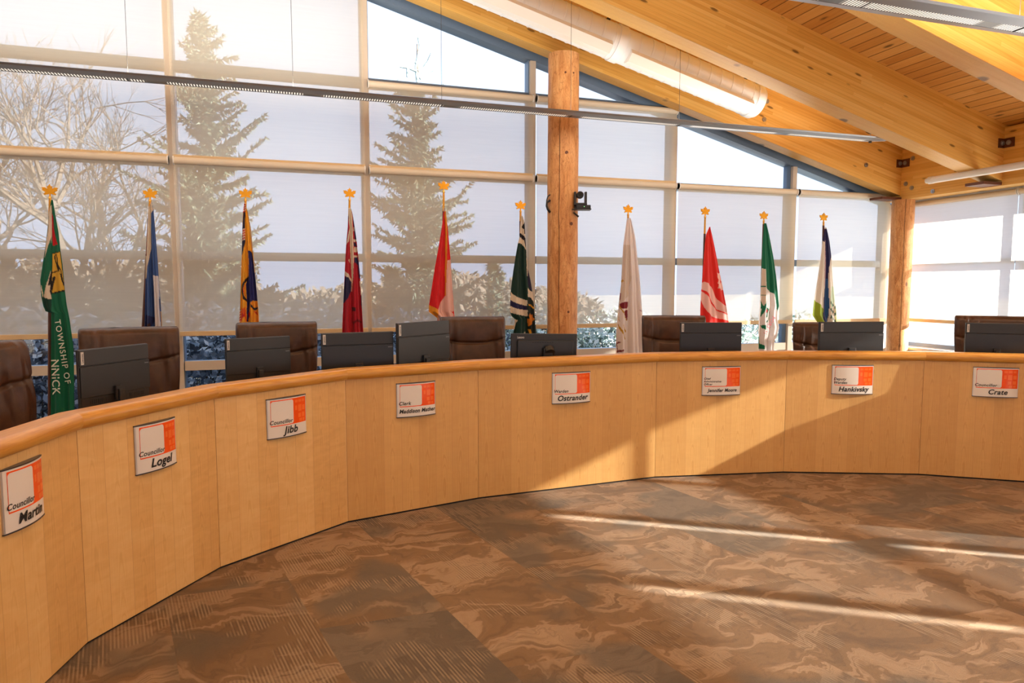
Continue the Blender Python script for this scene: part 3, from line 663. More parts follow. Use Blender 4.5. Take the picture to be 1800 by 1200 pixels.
# ------------------------------------------------------------------ council desk
seglab = ['beyond the left edge of the photo', 'with the leftmost nameplate', 'second from the left, with figured maple', 'third from the left, with figured maple', 'carrying the clerk plate, pale pinkish maple', 'wide central one carrying the warden plate',
          'with the sunlit band, right of the centre', 'carrying the deputy warden plate, mostly in shade', 'at the right edge of the photo, in deep shade', 'beyond the right edge of the photo', 'at the far right end beyond the photo']
sections = []
def prismZ(mb, pts, z0, z1): return mb.prism([(p.x, p.y) for p in pts], z0, z1)
for i in range(len(DK) - 1):
    a, b_ = DK[i], DK[i + 1]; mid = (a + b_) / 2; d = (b_ - a).normalized(); ang = math.atan2(d.y, d.x)
    root = thing('desk_section', (a.x, a.y, 0), 'curved maple council desk section ' + seglab[i], 'desk', 'council desk sections', rz=ang)
    inv = Matrix.Translation((a.x, a.y, 0)) @ Matrix.Rotation(ang, 4, 'Z'); inv = inv.inverted()
    def loc(p): return inv @ p
    e = d * 0.0012
    pn = MB(); prismZ(pn, [loc(off(i, 0) + e), loc(off(i + 1, 0) - e), loc(off(i + 1, 0.03) - e), loc(off(i, 0.03) + e)], 0.014, 1.003)
    pn.build('front_panel', MAT['veneer_a'] if i in (1, 2, 3) else MAT['veneer_b'], root)
    tk = MB(); prismZ(tk, [loc(off(i, 0.012)), loc(off(i + 1, 0.012)), loc(off(i + 1, 0.06)), loc(off(i, 0.06))], 0.0, 0.014)
    tk.build('recess_strip', MAT['dark'], root)
    # bullnose cap rail
    prof = []
    z0, z1 = 1.003, 1.080; hh = (z1 - z0) / 2
    for k in range(13):
        t = -PI / 2 + PI * k / 12
        prof.append((-0.030 + hh * 0.75 - hh * 0.95 * math.cos(t), (z0 + z1) / 2 + hh * math.sin(t)))
    prof = [(p[0], p[1]) for p in prof]
    prof += [(0.082, z1), (0.090, z1 - 0.008), (0.090, z0)]
    ring = []
    for vi in (i, i + 1):
        ring.append([loc(off(vi, q[0])) + Vector((0, 0, q[1])) for q in prof])
    rl_ = MB(); rl_.loft([[tuple(p) for p in r_] for r_ in ring]); rl_.build('cap_rail', MAT['rail'], root, smooth=True, angle=35)
    ws = MB(); prismZ(ws, [loc(off(i, 0.03)), loc(off(i + 1, 0.03)), loc(off(i + 1, 0.66)), loc(off(i, 0.66))], 0.855, 0.885)
    ws.build('work_surface', MAT['veneer_b'], root)
    sp = MB(); sp.box(0.0, 0.02, 0.04, 0.55, 0.16, 0.855) if i else sp.box(0.0, 0.02, 0.04, 0.55, 0.15, 0.855)
    sections.append((root, ang))

# ------------------------------------------------------------------ nameplates
def plate(seg, s0, s1, z0, z1, title, name, label, tsize=0.026, nsize=0.05, tl=None):
    root_s, ang = sections[seg]; a = DK[seg]; d = (DK[seg + 1] - a).normalized(); W = s1 - s0; Hh = z1 - z0
    c = a + d * ((s0 + s1) / 2)
    root = thing('nameplate', (c.x, c.y, z0), label, 'nameplate', 'nameplates on the desk front', rz=ang)
    bul = 0.022
    def yf(x): return -(0.006 + bul * (1 - (2 * x / W) ** 2))
    def patch(mb, x0, x1, za, zb_, e, mi=0, n=20, round_r=0.0, corners=(0, 0, 0, 0)):
        xs = [x0 + (x1 - x0) * i / n for i in range(n + 1)]
        if round_r: xs = sorted(set(xs + [x0 + round_r * (1 - math.cos(k * PI / 12)) for k in range(7)] + [x1 - round_r * (1 - math.cos(k * PI / 12)) for k in range(7)]))
        vs = []; fs = []
        for x in xs:
            lo, hi = za, zb_
            if round_r:
                for side, xx in ((0, x0), (1, x1)):
                    dd = abs(x - xx)
                    if dd < round_r:
                        cut = round_r - math.sqrt(max(0, round_r ** 2 - (round_r - dd) ** 2))
                        if corners[side]: lo = za + cut
                        if corners[2 + side]: hi = zb_ - cut
            vs += [(x, yf(x) - e, lo), (x, yf(x) - e, hi)]
        for i in range(len(xs) - 1): fs.append((2 * i, 2 * i + 2, 2 * i + 3, 2 * i + 1))
        mb.add(vs, fs, mi)
    # holder: curved body with thickness
    n = 24; xs = [-W / 2 + W * i / n for i in range(n + 1)]
    outline = [(x, yf(x)) for x in xs] + [(W / 2, 0.0), (-W / 2, 0.0)]
    b = MB(); b.prism(outline, 0.0, Hh); b.build('holder', MAT['silver'], root)
    cp = MB()
    outline2 = [(x * 1.008, yf(x) - 0.002) for x in xs] + [(W / 2 * 1.008, 0.0), (-W / 2 * 1.008, 0.0)]
    cp.prism(outline2, -0.004, 0.001); cp.build('end_cap', MAT['holder'], root); cp = MB(); cp.prism(outline2, Hh - 0.001, Hh + 0.004); cp.build('end_cap', MAT['holder'], root)
    ins = MB(); patch(ins, -W / 2 + 0.006, W / 2 - 0.004, 0.002, Hh - 0.002, 0.0006, 0)
    ob = 0.30 * Hh
    patch(ins, -W / 2 + 0.022, W / 2 - 0.006, ob, Hh * 0.965, 0.0012, 1)
    xm = -W / 2 + W * 0.615
    patch(ins, -W / 2 + 0.024, xm, ob + 0.006, Hh * 0.965 - 0.006, 0.0018, 0, round_r=0.014, corners=(0, 1, 1, 1))
    random.seed(seg)
    for (gx, gz, gw, gh) in ((0.66, 0.84, 0.08, 0.07), (0.76, 0.84, 0.09, 0.07), (0.87, 0.84, 0.07, 0.07), (0.66, 0.64, 0.06, 0.12), (0.75, 0.60, 0.10, 0.17), (0.87, 0.62, 0.08, 0.13), (0.75, 0.44, 0.08, 0.11), (0.86, 0.44, 0.08, 0.12), (0.78, 0.33, 0.08, 0.08), (0.88, 0.33, 0.06, 0.08)):
        patch(ins, -W / 2 + W * gx, -W / 2 + W * (gx + gw), Hh * gz, Hh * (gz + gh), 0.0016, 2, n=4)
    ins.build('insert', [MAT['plate_w'], MAT['plate_o'], MAT['plate_o2']], root)
    def put_text(body, size, cx, cz, align, bold, nm):
        vs, fs = text_geo(body, size, 0.22, bold, align, 1.06)
        tm = MB()
        xs_ = [v.x for v in vs]; w_ = max(xs_) - min(xs_); k = 1.0
        mx = W - 0.02 if align == 'CENTER' else W * 0.57
        if w_ > mx: k = mx / w_
        tm.add([(v.x * k + cx, yf(v.x * k + cx) - 0.0028, v.y + cz) for v in vs], fs)
        tm.build(nm, MAT['ink'], root)
    lines = title.split('|'); lh = tsize * 1.02
    for k, t in enumerate(lines):
        put_text(t, tsize, -W / 2 + 0.012, ob + 0.014 + lh * (len(lines) - 1 - k), 'LEFT', 0.020 * tsize, 'title_lettering')
    put_text(name, nsize, 0.012 if len(name) < 7 else 0.004, ob * 0.5 - nsize * 0.33 + 0.005, 'CENTER', 0.026 * nsize, 'name_lettering')
S0 = (DK[2] - DK[1]).length
plate(1, S0 - 0.522, S0 - 0.273, 0.713, 0.956, 'Councillor', 'Martin', 'leftmost orange and white nameplate, strongly angled, at the left edge of the photo', 0.034, 0.056)
plate(2, 0.308, 0.572, 0.714, 0.955, 'Councillor', 'Logel', 'orange and white nameplate, second from the left', 0.034, 0.062)
plate(3, 0.333, 0.622, 0.706, 0.950, 'Councillor', 'Jibb', 'orange and white nameplate, third from the left, with a four-letter name', 0.034, 0.064)
plate(4, 0.368, 0.670, 0.708, 0.948, 'Clerk', 'Maddison Mather', 'orange and white nameplate reading Clerk', 0.036, 0.040)
plate(5, 0.620, 0.960, 0.708, 0.952, 'Warden', 'Ostrander', 'orange and white nameplate reading Warden, on the wide central panel', 0.034, 0.060)
plate(6, 0.405, 0.750, 0.712, 0.954, 'Chief|Administrative|Officer', 'Jennifer Moore', 'orange and white nameplate with a three-line job title', 0.0235, 0.040)
plate(7, 0.385, 0.732, 0.713, 0.960, 'Deputy|Warden', 'Hankivsky', 'orange and white nameplate reading Deputy Warden', 0.031, 0.058)
plate(8, 0.370, 0.700, 0.718, 0.961, 'Councillor', 'Crate', 'rightmost orange and white nameplate, near the right edge of the photo', 0.034, 0.058)

# ------------------------------------------------------------------ monitors
def make_monitor():
    W, H = 0.54, 0.325; t = 0.02
    root = thing('monitor', (0, 0, 0), 'x', 'monitor', 'flat monitors on the desk')
    zt = 0.42; z0 = zt - H
    b = MB(); b.box(-W / 2, W / 2, -0.004, 0.012, z0, zt, bev=0.003)
    b.box(-W / 2 + 0.003, W / 2 - 0.003, -0.012, -0.003, zt - 0.092, zt - 0.003, bev=0.003)
    b.build('back_cover', MAT['charcoal'], root)
    b = MB(); b.box(-W / 2 + 0.003, W / 2 - 0.003, -0.016, -0.003, z0 + 0.055, zt - 0.096, bev=0.003); b.build('lower_cover', MAT['charcoal2'], root)
    b = MB(); b.box(-W / 2 + 0.01, W / 2 - 0.01, -0.007, -0.0035, z0 + 0.004, z0 + 0.052)
    for k in range(9): b.box(-0.2 + k * 0.014, -0.194 + k * 0.014, -0.009, -0.006, z0 + 0.014, z0 + 0.04); b.box(0.1 + k * 0.014, 0.106 + k * 0.014, -0.009, -0.006, z0 + 0.014, z0 + 0.04)
    b.build('port_strip', MAT['black'], root)
    b = MB(); b.box(-W / 2 + 0.008, W / 2 - 0.008, 0.012, 0.0135, z0 + 0.012, zt - 0.008); b.build('screen', MAT['screen'], root)
    b = MB(); b.box(-W / 2 + 0.012, -W / 2 + 0.032, -0.0135, -0.0122, zt - 0.083, zt - 0.012); st = b.build('brand_strip', MAT['sticker'], root)
    vs, fs = text_geo('Lenovo', 0.017, 0, 0.0004, 'CENTER'); tm = MB(); tm.add([(-W / 2 + 0.027 - v.y, -0.0142, zt - 0.048 + v.x) for v in vs], fs)
    tm.v = [(-W / 2 + 0.0165 + (-W / 2 + 0.027 - x) * 1.0, y, z) for x, y, z in tm.v]; tm.v = [(2 * (-W / 2 + 0.022) - x, y, z) for x, y, z in tm.v]
    tm.build('lettering', MAT['ink'], st)
    vs, fs = text_geo('Lenovo', 0.011, 0, 0.0002, 'RIGHT'); tm = MB(); tm.add([(W / 2 - 0.012 + v.x, -0.0166, zt - 0.118 + v.y) for v in vs], fs); tm.build('logo', MAT['greyink'], root)
    b = MB(); b.box(-0.03, 0.03, -0.035, -0.016, z0 + 0.02, z0 + 0.10, bev=0.004); b.box(-0.02, 0.02, -0.05, -0.03, 0.01, z0 + 0.08, bev=0.004); b.build('stand_neck', MAT['black'], root)
    b = MB(); b.box(-0.12, 0.12, -0.12, 0.08, 0.0, 0.012, bev=0.005); b.build('stand_base', MAT['black'], root)
    return root
def place(o, loc, rz, sc=1.0, ry=0.0):
    o.location = loc; o.rotation_euler = (0, ry, rz); o.scale = (sc, 1, 1)
mon = make_monitor(); used = False
MZ = 0.886
for (l_, r_, zt, lab) in (((135, 615.5), (258, 603), 1.30, 'flat dark monitor in front of the leather chair beside the green township flag'),
                          ((395, 595.5), (509, 590), 1.28, 'flat dark monitor in front of the chair under the yellow and navy flag'),
                          ((564, 585.5), (691, 582), 1.305, 'wide flat dark monitor in front of the red ensign flag'),
                          ((697, 568), (788, 562.5), 1.368, 'raised flat monitor with its mount showing, left of the centre chair'),
                          ((1195.5, 566.5), (1304, 566.5), 1.315, 'black monitor in front of the chair below the red wave flag'),
                          ((1439.6, 565.6), (1553.5, 565), 1.322, 'black monitor standing left of the corner post'),
                          ((1697.7, 567), (1812, 569), 1.31, 'black monitor at the right edge of the photo in front of the last chair')):
    p, q = onZ(*l_, zt), onZ(*r_, zt)
    if lab.startswith('black monitor standing left') or lab.startswith('black monitor at'):
        pass
    m_ = (p + q) / 2; w = (q - p).length; ang = math.atan2(q.y - p.y, q.x - p.x)
    o = mon if not used else copy_tree(mon); used = True
    place(o, (m_.x, m_.y, MZ), ang, w / 0.54); o.scale.z = (zt - MZ) / 0.42; o['label'] = lab
    print('MON', lab[:30], round(w, 3), m_[:], zt)
def old_monitor():
    p, q = onZ(897, 587.5, 1.24), onZ(1012.5, 585, 1.24); m_ = (p + q) / 2; W = (q - p).length
    root = thing('monitor', (m_.x, m_.y, MZ), 'glossy black monitor with a white logo at its top left, below the log column', 'monitor', 'flat monitors on the desk', rz=math.atan2(q.y - p.y, q.x - p.x))
    zt = 1.24 - MZ; z0 = zt - 0.30
    b = MB(); b.box(-W / 2, W / 2, -0.008, 0.02, z0, zt, bev=0.004); b.build('bezel', MAT['black'], root)
    b = MB(); b.box(-W / 2 + 0.05, W / 2 - 0.04, -0.03, -0.006, z0 + 0.02, zt - 0.055, bev=0.006); b.build('back_housing', MAT['charcoal2'], root)
    b = MB()
    for k in range(9): b.box(-0.12 + k * 0.022, -0.106 + k * 0.022, -0.0315, -0.029, zt - 0.075, zt - 0.070)
    b.build('vent', MAT['dark'], root)
    vs, fs = text_geo('Lenovo', 0.033, 0, 0.0009); tm = MB(); tm.add([(-W / 2 + 0.05 + v.x * 0.62, -0.0095, zt - 0.040 + v.y * 0.8) for v in vs], fs); tm.build('logo', MAT['sticker'], root)
    c = MB(); c.tube((0.03, -0.03, zt - 0.13), (0.03, -0.06, zt - 0.16), 0.05, 0.045, n=24); c.build('hinge_cover', MAT['black'], root, smooth=True, angle=40)
    b = MB(); b.box(-0.02, 0.06, -0.06, -0.03, 0.01, zt - 0.12, bev=0.004); b.build('stand_neck', MAT['black'], root)
    b = MB(); b.box(-0.11, 0.13, -0.13, 0.09, 0.0, 0.014, bev=0.005); b.build('stand_base', MAT['black'], root)
    for ch in root.children:
        if ch.name.split('.')[0] in ('bezel', 'back_housing', 'vent', 'logo', 'hinge_cover'): ch.rotation_euler = (0, R(1.5), 0)
old_monitor()

# ------------------------------------------------------------------ chairs
def make_chair():
    root = thing('office_chair', (0, 0, 0), 'x', 'chair', 'brown leather chairs behind the desk')
    W = 0.62; n = 96; rings = []
    def ring(z, hw, th, yc, wr):
        out = []
        for i in range(n):
            t = 2 * PI * i / n; c, s = math.cos(t), math.sin(t)
            x = hw * math.copysign(abs(c) ** 0.42, c); y = th * math.copysign(abs(s) ** 0.8, s)
            if s < 0:
                y -= wr(x, z) * abs(s) ** 0.5
            curv = 0.06 * (x / 0.31) ** 2
            out.append((x, yc + y - curv * (1 if s < 0 else 1), z))
        return out
    def seam(x): return 0.955 + 0.045 * (x / 0.3) ** 2
    def wr(x, z):
        d = z - seam(x); g = -0.016 * math.exp(-(d / 0.011) ** 2)
        nn = (0.6 - 2.2 * abs(mnoise.noise(Vector((x * 17, z * 1.6, 1.3))))) + 0.5 * mnoise.noise(Vector((x * 45 + z * 6, z * 3, 5.1)))
        amp = 0.026 if d > 0 else 0.028
        fall = math.exp(-abs(d) / 0.16)
        puff = 0.012 * math.sin(min(1, max(0, d / 0.22)) * PI) if d > 0 else 0.010 * math.sin(min(1, max(0, -d / 0.3)) * PI)
        return g + nn * amp * (0.35 + 0.65 * fall) + puff
    zs = []
    zA, zB = 0.46, 1.205
    N = 90
    for k in range(N + 1):
        u = k / N; z = zA + (zB - zA) * u
        hw = 0.265 + 0.045 * math.sin(min(1, u * 1.15) * PI / 2)
        th = 0.05; yc = 0.22 + 0.10 * u
        e = min((z - zA) / 0.05, 1); f = min((zB - z) / 0.045, 1)
        ks = math.sqrt(max(0.0, 1 - (1 - e) ** 2)) * math.sqrt(max(0.0, 1 - (1 - f) ** 2)); ks = max(ks, 0.05)
        cw = math.sqrt(max(0.0, 1 - (1 - min((zB - z) / 0.03, 1)) ** 2)) * 0.012
        rings.append(ring(z, hw - 0.012 + cw, th * ks, yc + (1 - f) * 0.015, wr))
    MB().loft(rings).build('backrest', MAT['leather'], root, smooth=True)
    # seat
    rings = []
    for z, k in ((0.38, 0.9), (0.39, 0.97), (0.42, 1.0), (0.47, 1.0), (0.495, 0.96), (0.505, 0.85)):
        rings.append([(0.265 * k * math.copysign(abs(math.cos(2 * PI * i / 40)) ** 0.5, math.cos(2 * PI * i / 40)), -0.02 + 0.26 * k * math.copysign(abs(math.sin(2 * PI * i / 40)) ** 0.5, math.sin(2 * PI * i / 40)), z) for i in range(40)])
    MB().loft(rings).build('seat', MAT['leather'], root, smooth=True)
    for s in (-1, 1):
        a = MB(); a.path([(s * 0.27, -0.05, 0.42), (s * 0.31, -0.12, 0.5), (s * 0.315, -0.15, 0.62), (s * 0.315, -0.05, 0.655), (s * 0.30, 0.16, 0.655)], 0.016); ar = a.build('armrest', MAT['black'], root, smooth=True)
        p = MB(); p.box(s * 0.315 - 0.03, s * 0.315 + 0.03, -0.18, 0.10, 0.655, 0.685, bev=0.012); p.build('arm_pad', MAT['leather'], ar, smooth=True, angle=50)
    g = MB(); g.tube((0, 0, 0.09), (0, 0, 0.38), 0.028, n=16); g.build('gas_lift', MAT['black'], root, smooth=True, angle=40)
    st = MB()
    for k in range(5):
        t = 2 * PI * k / 5 + 0.3; st.tube((0, 0, 0.11), (0.30 * math.cos(t), 0.30 * math.sin(t), 0.075), 0.025, 0.016, n=8)
    st.build('star_base', MAT['black'], root)
    for k in range(5):
        t = 2 * PI * k / 5 + 0.3; cx, cy = 0.30 * math.cos(t), 0.30 * math.sin(t)
        c = MB(); c.tube((cx - 0.02 * math.sin(t), cy + 0.02 * math.cos(t), 0.028), (cx + 0.02 * math.sin(t), cy - 0.02 * math.cos(t), 0.028), 0.028, n=14); c.tube((cx, cy, 0.03), (cx, cy, 0.075), 0.008, n=8)
        c.build('caster', MAT['black'], root)
    return root
ch = make_chair(); first = True
for (px, dep, rz, sc, lab) in ((-62, 3.45, R(52), 1.0, 'brown leather chair cut off by the left edge of the photo'),
                               (228, 4.78, R(12), 1.0, 'brown leather chair between the green township flag and the blue and white flag'),
                               (487, 5.48, R(0), 1.0, 'brown leather chair under the yellow and navy flag'),
                               (831, 6.45, R(-8), 1.0, 'brown leather chair under the Canadian flag, left of the dark green flag'),
                               (1184, 6.70, R(-22), 1.0, 'brown leather chair below the red wave flag, right of the white maroon flag'),
                               (1452, 6.75, R(-28), 1.0, 'brown leather chair mostly hidden by the monitor near the corner post'),
                               (1752, 6.60, R(-45), 1.12, 'dark backlit leather chair at the right edge of the photo')):
    p = onD(px, 575, dep)
    o = ch if first else copy_tree(ch); first = False
    a = math.atan2(p.x, p.y)
    o.location = (p.x, p.y, 0.15); o.rotation_euler = (0, 0, rz); o.scale = (sc, 1, 0.94 if px == 1452 else 1.0); o['label'] = lab
    # the chair back sits behind the origin; shift forward so the back stands at p
    o.location.x -= 0.25 * -math.sin(rz); o.location.y -= 0.25 * math.cos(rz)

# ------------------------------------------------------------------ flags
_lf = [(0, 1.0), (0.13, 0.74), (0.26, 0.80), (0.20, 0.50), (0.34, 0.56), (0.42, 0.64), (0.76, 0.62), (0.66, 0.44), (0.72, 0.34), (0.40, 0.14), (0.56, -0.04), (0.52, -0.16), (0.30, -0.12), (0.08, -0.04), (0.05, -0.34)]
LEAF = _lf + [(-x, z) for x, z in reversed(_lf[1:])]
def finial_mesh():
    b = MB(); s = 0.088; n = len(LEAF)
    vs = [(x * s, -0.007, (z + 0.1) * s) for x, z in LEAF] + [(x * s, 0.007, (z + 0.1) * s) for x, z in LEAF]
    fs = [tuple(range(n)), tuple(range(2 * n - 1, n - 1, -1))] + [(i, n + i, n + (i + 1) % n, (i + 1) % n) for i in range(n)]
    return b.add(vs, fs)
def inpoly(px, py, poly):
    r = np.zeros(px.shape, bool); n = len(poly)
    for i in range(n):
        x1, y1 = poly[i]; x2, y2 = poly[(i + 1) % n]
        if y1 == y2: continue
        c = ((y1 > py) != (y2 > py)) & (px < (x2 - x1) * (py - y1) / (y2 - y1) + x1)
        r ^= c
    return r
YF = 7.5
def flag(lab, fin, polebot, ox, oy, sc, Lp, Rp, basec, polys, folds=2.5, texts=(), ferr=0.18, extra=None):
    """Lp, Rp: left and right outlines; everything measured on the photo in a crop with origin ox, oy and scale sc."""
    top = onY(fin[0], fin[1], YF); bot = onY(polebot[0], polebot[1], YF)
    d = (top - bot).normalized(); foot = bot + d * ((0.16 - bot.z) / d.z)
    root = thing('flag', (foot.x, foot.y, 0.15), lab, 'flag', 'flags on poles along the window wall')
    L = (top - foot).length
    fo = finial_mesh().build('finial', MAT['gold'], root, local=False); cpos = top - d * 0.088; fo.location = cpos - Vector((foot.x, foot.y, 0.15))
    pb = MB(); pb.tube(foot, top - d * (0.11 + ferr), 0.0145, 0.0135, n=16); pb.build('pole', MAT['pole'], root, smooth=True, local=False, angle=40)
    pf = MB(); pf.tube(top - d * (0.115 + ferr), top - d * 0.118, 0.0125, 0.011, n=16); pf.tube(top - d * 0.125, top - d * 0.10, 0.016, 0.007, n=16); pf.build('ferrule', MAT['brass'], root, smooth=True, local=False, angle=40)
    bs = MB(); bs.tube((foot.x, foot.y, 0.15), (foot.x, foot.y, 0.18), 0.13, 0.12, n=28); bs.tube((foot.x, foot.y, 0.18), (foot.x, foot.y, 0.26), 0.04, 0.025, n=20); bs.build('stand', MAT['gold'], root, smooth=True, local=False, angle=40)
    nv, nu = 250, 56
    Lp = sorted(Lp, key=lambda p: p[1]); Rp = sorted(Rp, key=lambda p: p[1])
    v = np.linspace(0, 1, nv + 1)[:, None] * np.ones((1, nu + 1)); u = np.ones((nv + 1, 1)) * np.linspace(0, 1, nu + 1)[None, :]
    # top and bottom edges slope between the outlines' own ends
    yl0, yl1, yr0, yr1 = Lp[0][1], Lp[-1][1], Rp[0][1], Rp[-1][1]
    yl = yl0 + (yl1 - yl0) * v; yr = yr0 + (yr1 - yr0) * v
    xl = np.interp(yl, [p[1] for p in Lp], [p[0] for p in Lp]); xr = np.interp(yr, [p[1] for p in Rp], [p[0] for p in Rp])
    cx = xl + (xr - xl) * u; cy = yl + (yr - yl) * u
    PX = ox + cx / sc; PY = oy + cy / sc
    dx = np.array(_fw)[None, None, :] + np.array(_rt)[None, None, :] * ((PX - 900) / FPX)[..., None] + np.array(_up)[None, None, :] * ((600 - PY) / FPX)[..., None]
    P = np.array(CP)[None, None, :] + dx * (YF / dx[..., 1])[..., None]
    amp = 0.008 + (0.022 if texts and folds == 1.6 else 0.045) * v
    ph = 0.6 * np.sin(v * 3.0 + folds)
    fd = amp * (0.5 - 0.5 * np.cos(2 * PI * folds * (u ** 0.9) + ph)) + 0.3 * amp * np.sin(2 * PI * folds * 2.3 * u + 1.7 + ph)
    P[..., 1] += -0.022 - fd - 0.01 * v
    col = np.zeros((nv + 1, nu + 1, 4)); col[:] = np.array(rgb(*basec))
    for c, poly in polys: col[inpoly(cx, cy, poly)] = np.array(rgb(*c))
    b = MB(); b.v = [tuple(p) for p in P.reshape(-1, 3)]
    b.f = [(j * (nu + 1) + i, j * (nu + 1) + i + 1, (j + 1) * (nu + 1) + i + 1, (j + 1) * (nu + 1) + i) for j in range(nv) for i in range(nu)]; b.mi = [0] * len(b.f)
    cl = b.build('cloth', MAT['cloth'], root, smooth=True, local=False)
    at = cl.data.color_attributes.new('Col', 'FLOAT_COLOR', 'POINT'); at.data.foreach_set('color', col.reshape(-1).astype(np.float32))
    sd = cl.modifiers.new('cloth_thickness', 'SOLIDIFY'); sd.thickness = 0.003; sd.offset = 0
    for (body, size, (tx, ty), angd, c, bold, spc) in texts:
        vs, fs = text_geo(body, size, 0, bold, 'LEFT', spc); ca, sa = math.cos(R(angd)), math.sin(R(angd)); out = []
        for q in vs:
            X_ = tx + q.x * ca + q.y * sa; Y_ = ty + q.x * sa - q.y * ca
            j = np.interp(Y_, cy[:, nu // 2], np.arange(nv + 1)); jj = int(round(j)); uu = (X_ - xl[jj, 0]) / max(1e-6, (xr[jj, 0] - xl[jj, 0])); uu = min(max(uu, 0.02), 0.98); ii = uu * nu
            i0 = int(ii); fr_ = ii - i0; p = P[jj, i0] * (1 - fr_) + P[jj, min(i0 + 1, nu)] * fr_
            yy = P[jj, max(0, i0 - 12):i0 + 13, 1].min() - 0.002; wp = onY(ox + X_ / sc, oy + Y_ / sc, yy)
            out.append((wp.x, yy, wp.z))
        tm = MB(); tm.add(out, fs); tm.build('lettering', flat('printed_lettering', c, 0.6), root, local=False)
    return root
NAVY = (30, 34, 84); WHT = (226, 216, 208); CRM = (222, 206, 186)
flag('green township flag with yellow patch and white lettering, leftmost flag', (88, 325), (87, 700), 0, 300, 4,
     [(366, 208), (350, 300), (344, 380), (326, 540), (310, 640), (291, 770), (298, 880), (312, 950), (330, 990), (368, 996), (368, 1200), (366, 1500), (368, 1790)],
     [(378, 208), (392, 290), (418, 430), (434, 570), (448, 660), (465, 840), (478, 940), (498, 1040), (514, 1150), (526, 1230), (531, 1400), (533, 1600), (536, 1790)], (14, 104, 76),
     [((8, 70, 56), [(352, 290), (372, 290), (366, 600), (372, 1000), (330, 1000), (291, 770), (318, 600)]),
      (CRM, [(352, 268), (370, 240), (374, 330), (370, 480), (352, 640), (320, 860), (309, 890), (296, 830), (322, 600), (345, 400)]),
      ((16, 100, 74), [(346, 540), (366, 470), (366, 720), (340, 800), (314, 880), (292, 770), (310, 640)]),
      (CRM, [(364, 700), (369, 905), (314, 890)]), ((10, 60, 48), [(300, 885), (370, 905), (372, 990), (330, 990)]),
      ((26, 22, 20), [(346, 810), (356, 740), (372, 700), (400, 745), (385, 800), (368, 880), (358, 850), (362, 800)]),
      ((190, 22, 34), [(372, 300), (380, 330), (384, 410), (414, 520), (378, 528), (373, 420)]),
      ((30, 26, 22), [(374, 580), (432, 566), (468, 846), (372, 866)]), ((214, 170, 62), [(376, 586), (430, 573), (464, 836), (374, 857)]),
      ((34, 28, 24), [(388, 596), (404, 584), (414, 610), (420, 660), (440, 700), (446, 745), (462, 800), (456, 812), (438, 760), (430, 722), (412, 690), (398, 650), (388, 620)]), ((214, 170, 62), [(396, 600), (404, 596), (410, 630), (408, 650), (398, 630)]), ((214, 170, 62), [(424, 690), (434, 700), (438, 724), (428, 716)]),
      ((34, 28, 24), [(374, 712), (416, 700), (417, 708), (375, 721)]), ((34, 28, 24), [(372, 800), (378, 750), (390, 740), (398, 750), (386, 790), (376, 850)])],
     folds=1.6, texts=[('TOWNSHIP OF', 58, (384, 1050), 80.5, (205, 214, 205), 0.5, 1.22), ('NNICK', 76, (360, 1325), 87.5, (205, 214, 205), 0.9, 1.05)])
flag('blue and white flag above the second chair from the left', (265, 331), (251.5, 577), 0, 300, 4,
     [(1066, 225), (1050, 262), (1044, 320), (1036, 440), (1030, 560), (1028, 770), (1026, 950), (1024, 1120), (1024, 1400)],
     [(1071, 225), (1082, 285), (1095, 440), (1110, 620), (1119, 760), (1130, 900), (1138, 1020), (1145, 1120), (1150, 1400)], (58, 88, 148),
     [(CRM, [(1066, 220), (1074, 240), (1078, 282), (1068, 300), (1066, 420), (1068, 540), (1050, 640), (1032, 760), (1024, 760), (1030, 500), (1046, 260)]),
      ((120, 30, 40), [(1044, 300), (1048, 300), (1034, 600), (1029, 600)]), ((206, 200, 206), [(1082, 736), (1114, 740), (1119, 768), (1124, 900), (1128, 1010), (1138, 1120), (1146, 1400), (1108, 1400), (1096, 1010), (1090, 820)]),
      ((36, 60, 108), [(1122, 900), (1132, 900), (1135, 985), (1128, 985)]), ((186, 140, 70), [(1130, 990), (1137, 990), (1146, 1120), (1140, 1120)]),
      ((34, 44, 96), [(1030, 1010), (1098, 1030), (1078, 1080), (1060, 1120), (1022, 1120)]), ((72, 34, 30), [(1040, 1080), (1062, 1068), (1066, 1120), (1030, 1120)])], folds=2.0)
OR_, YL = (226, 90, 24), (236, 166, 42)
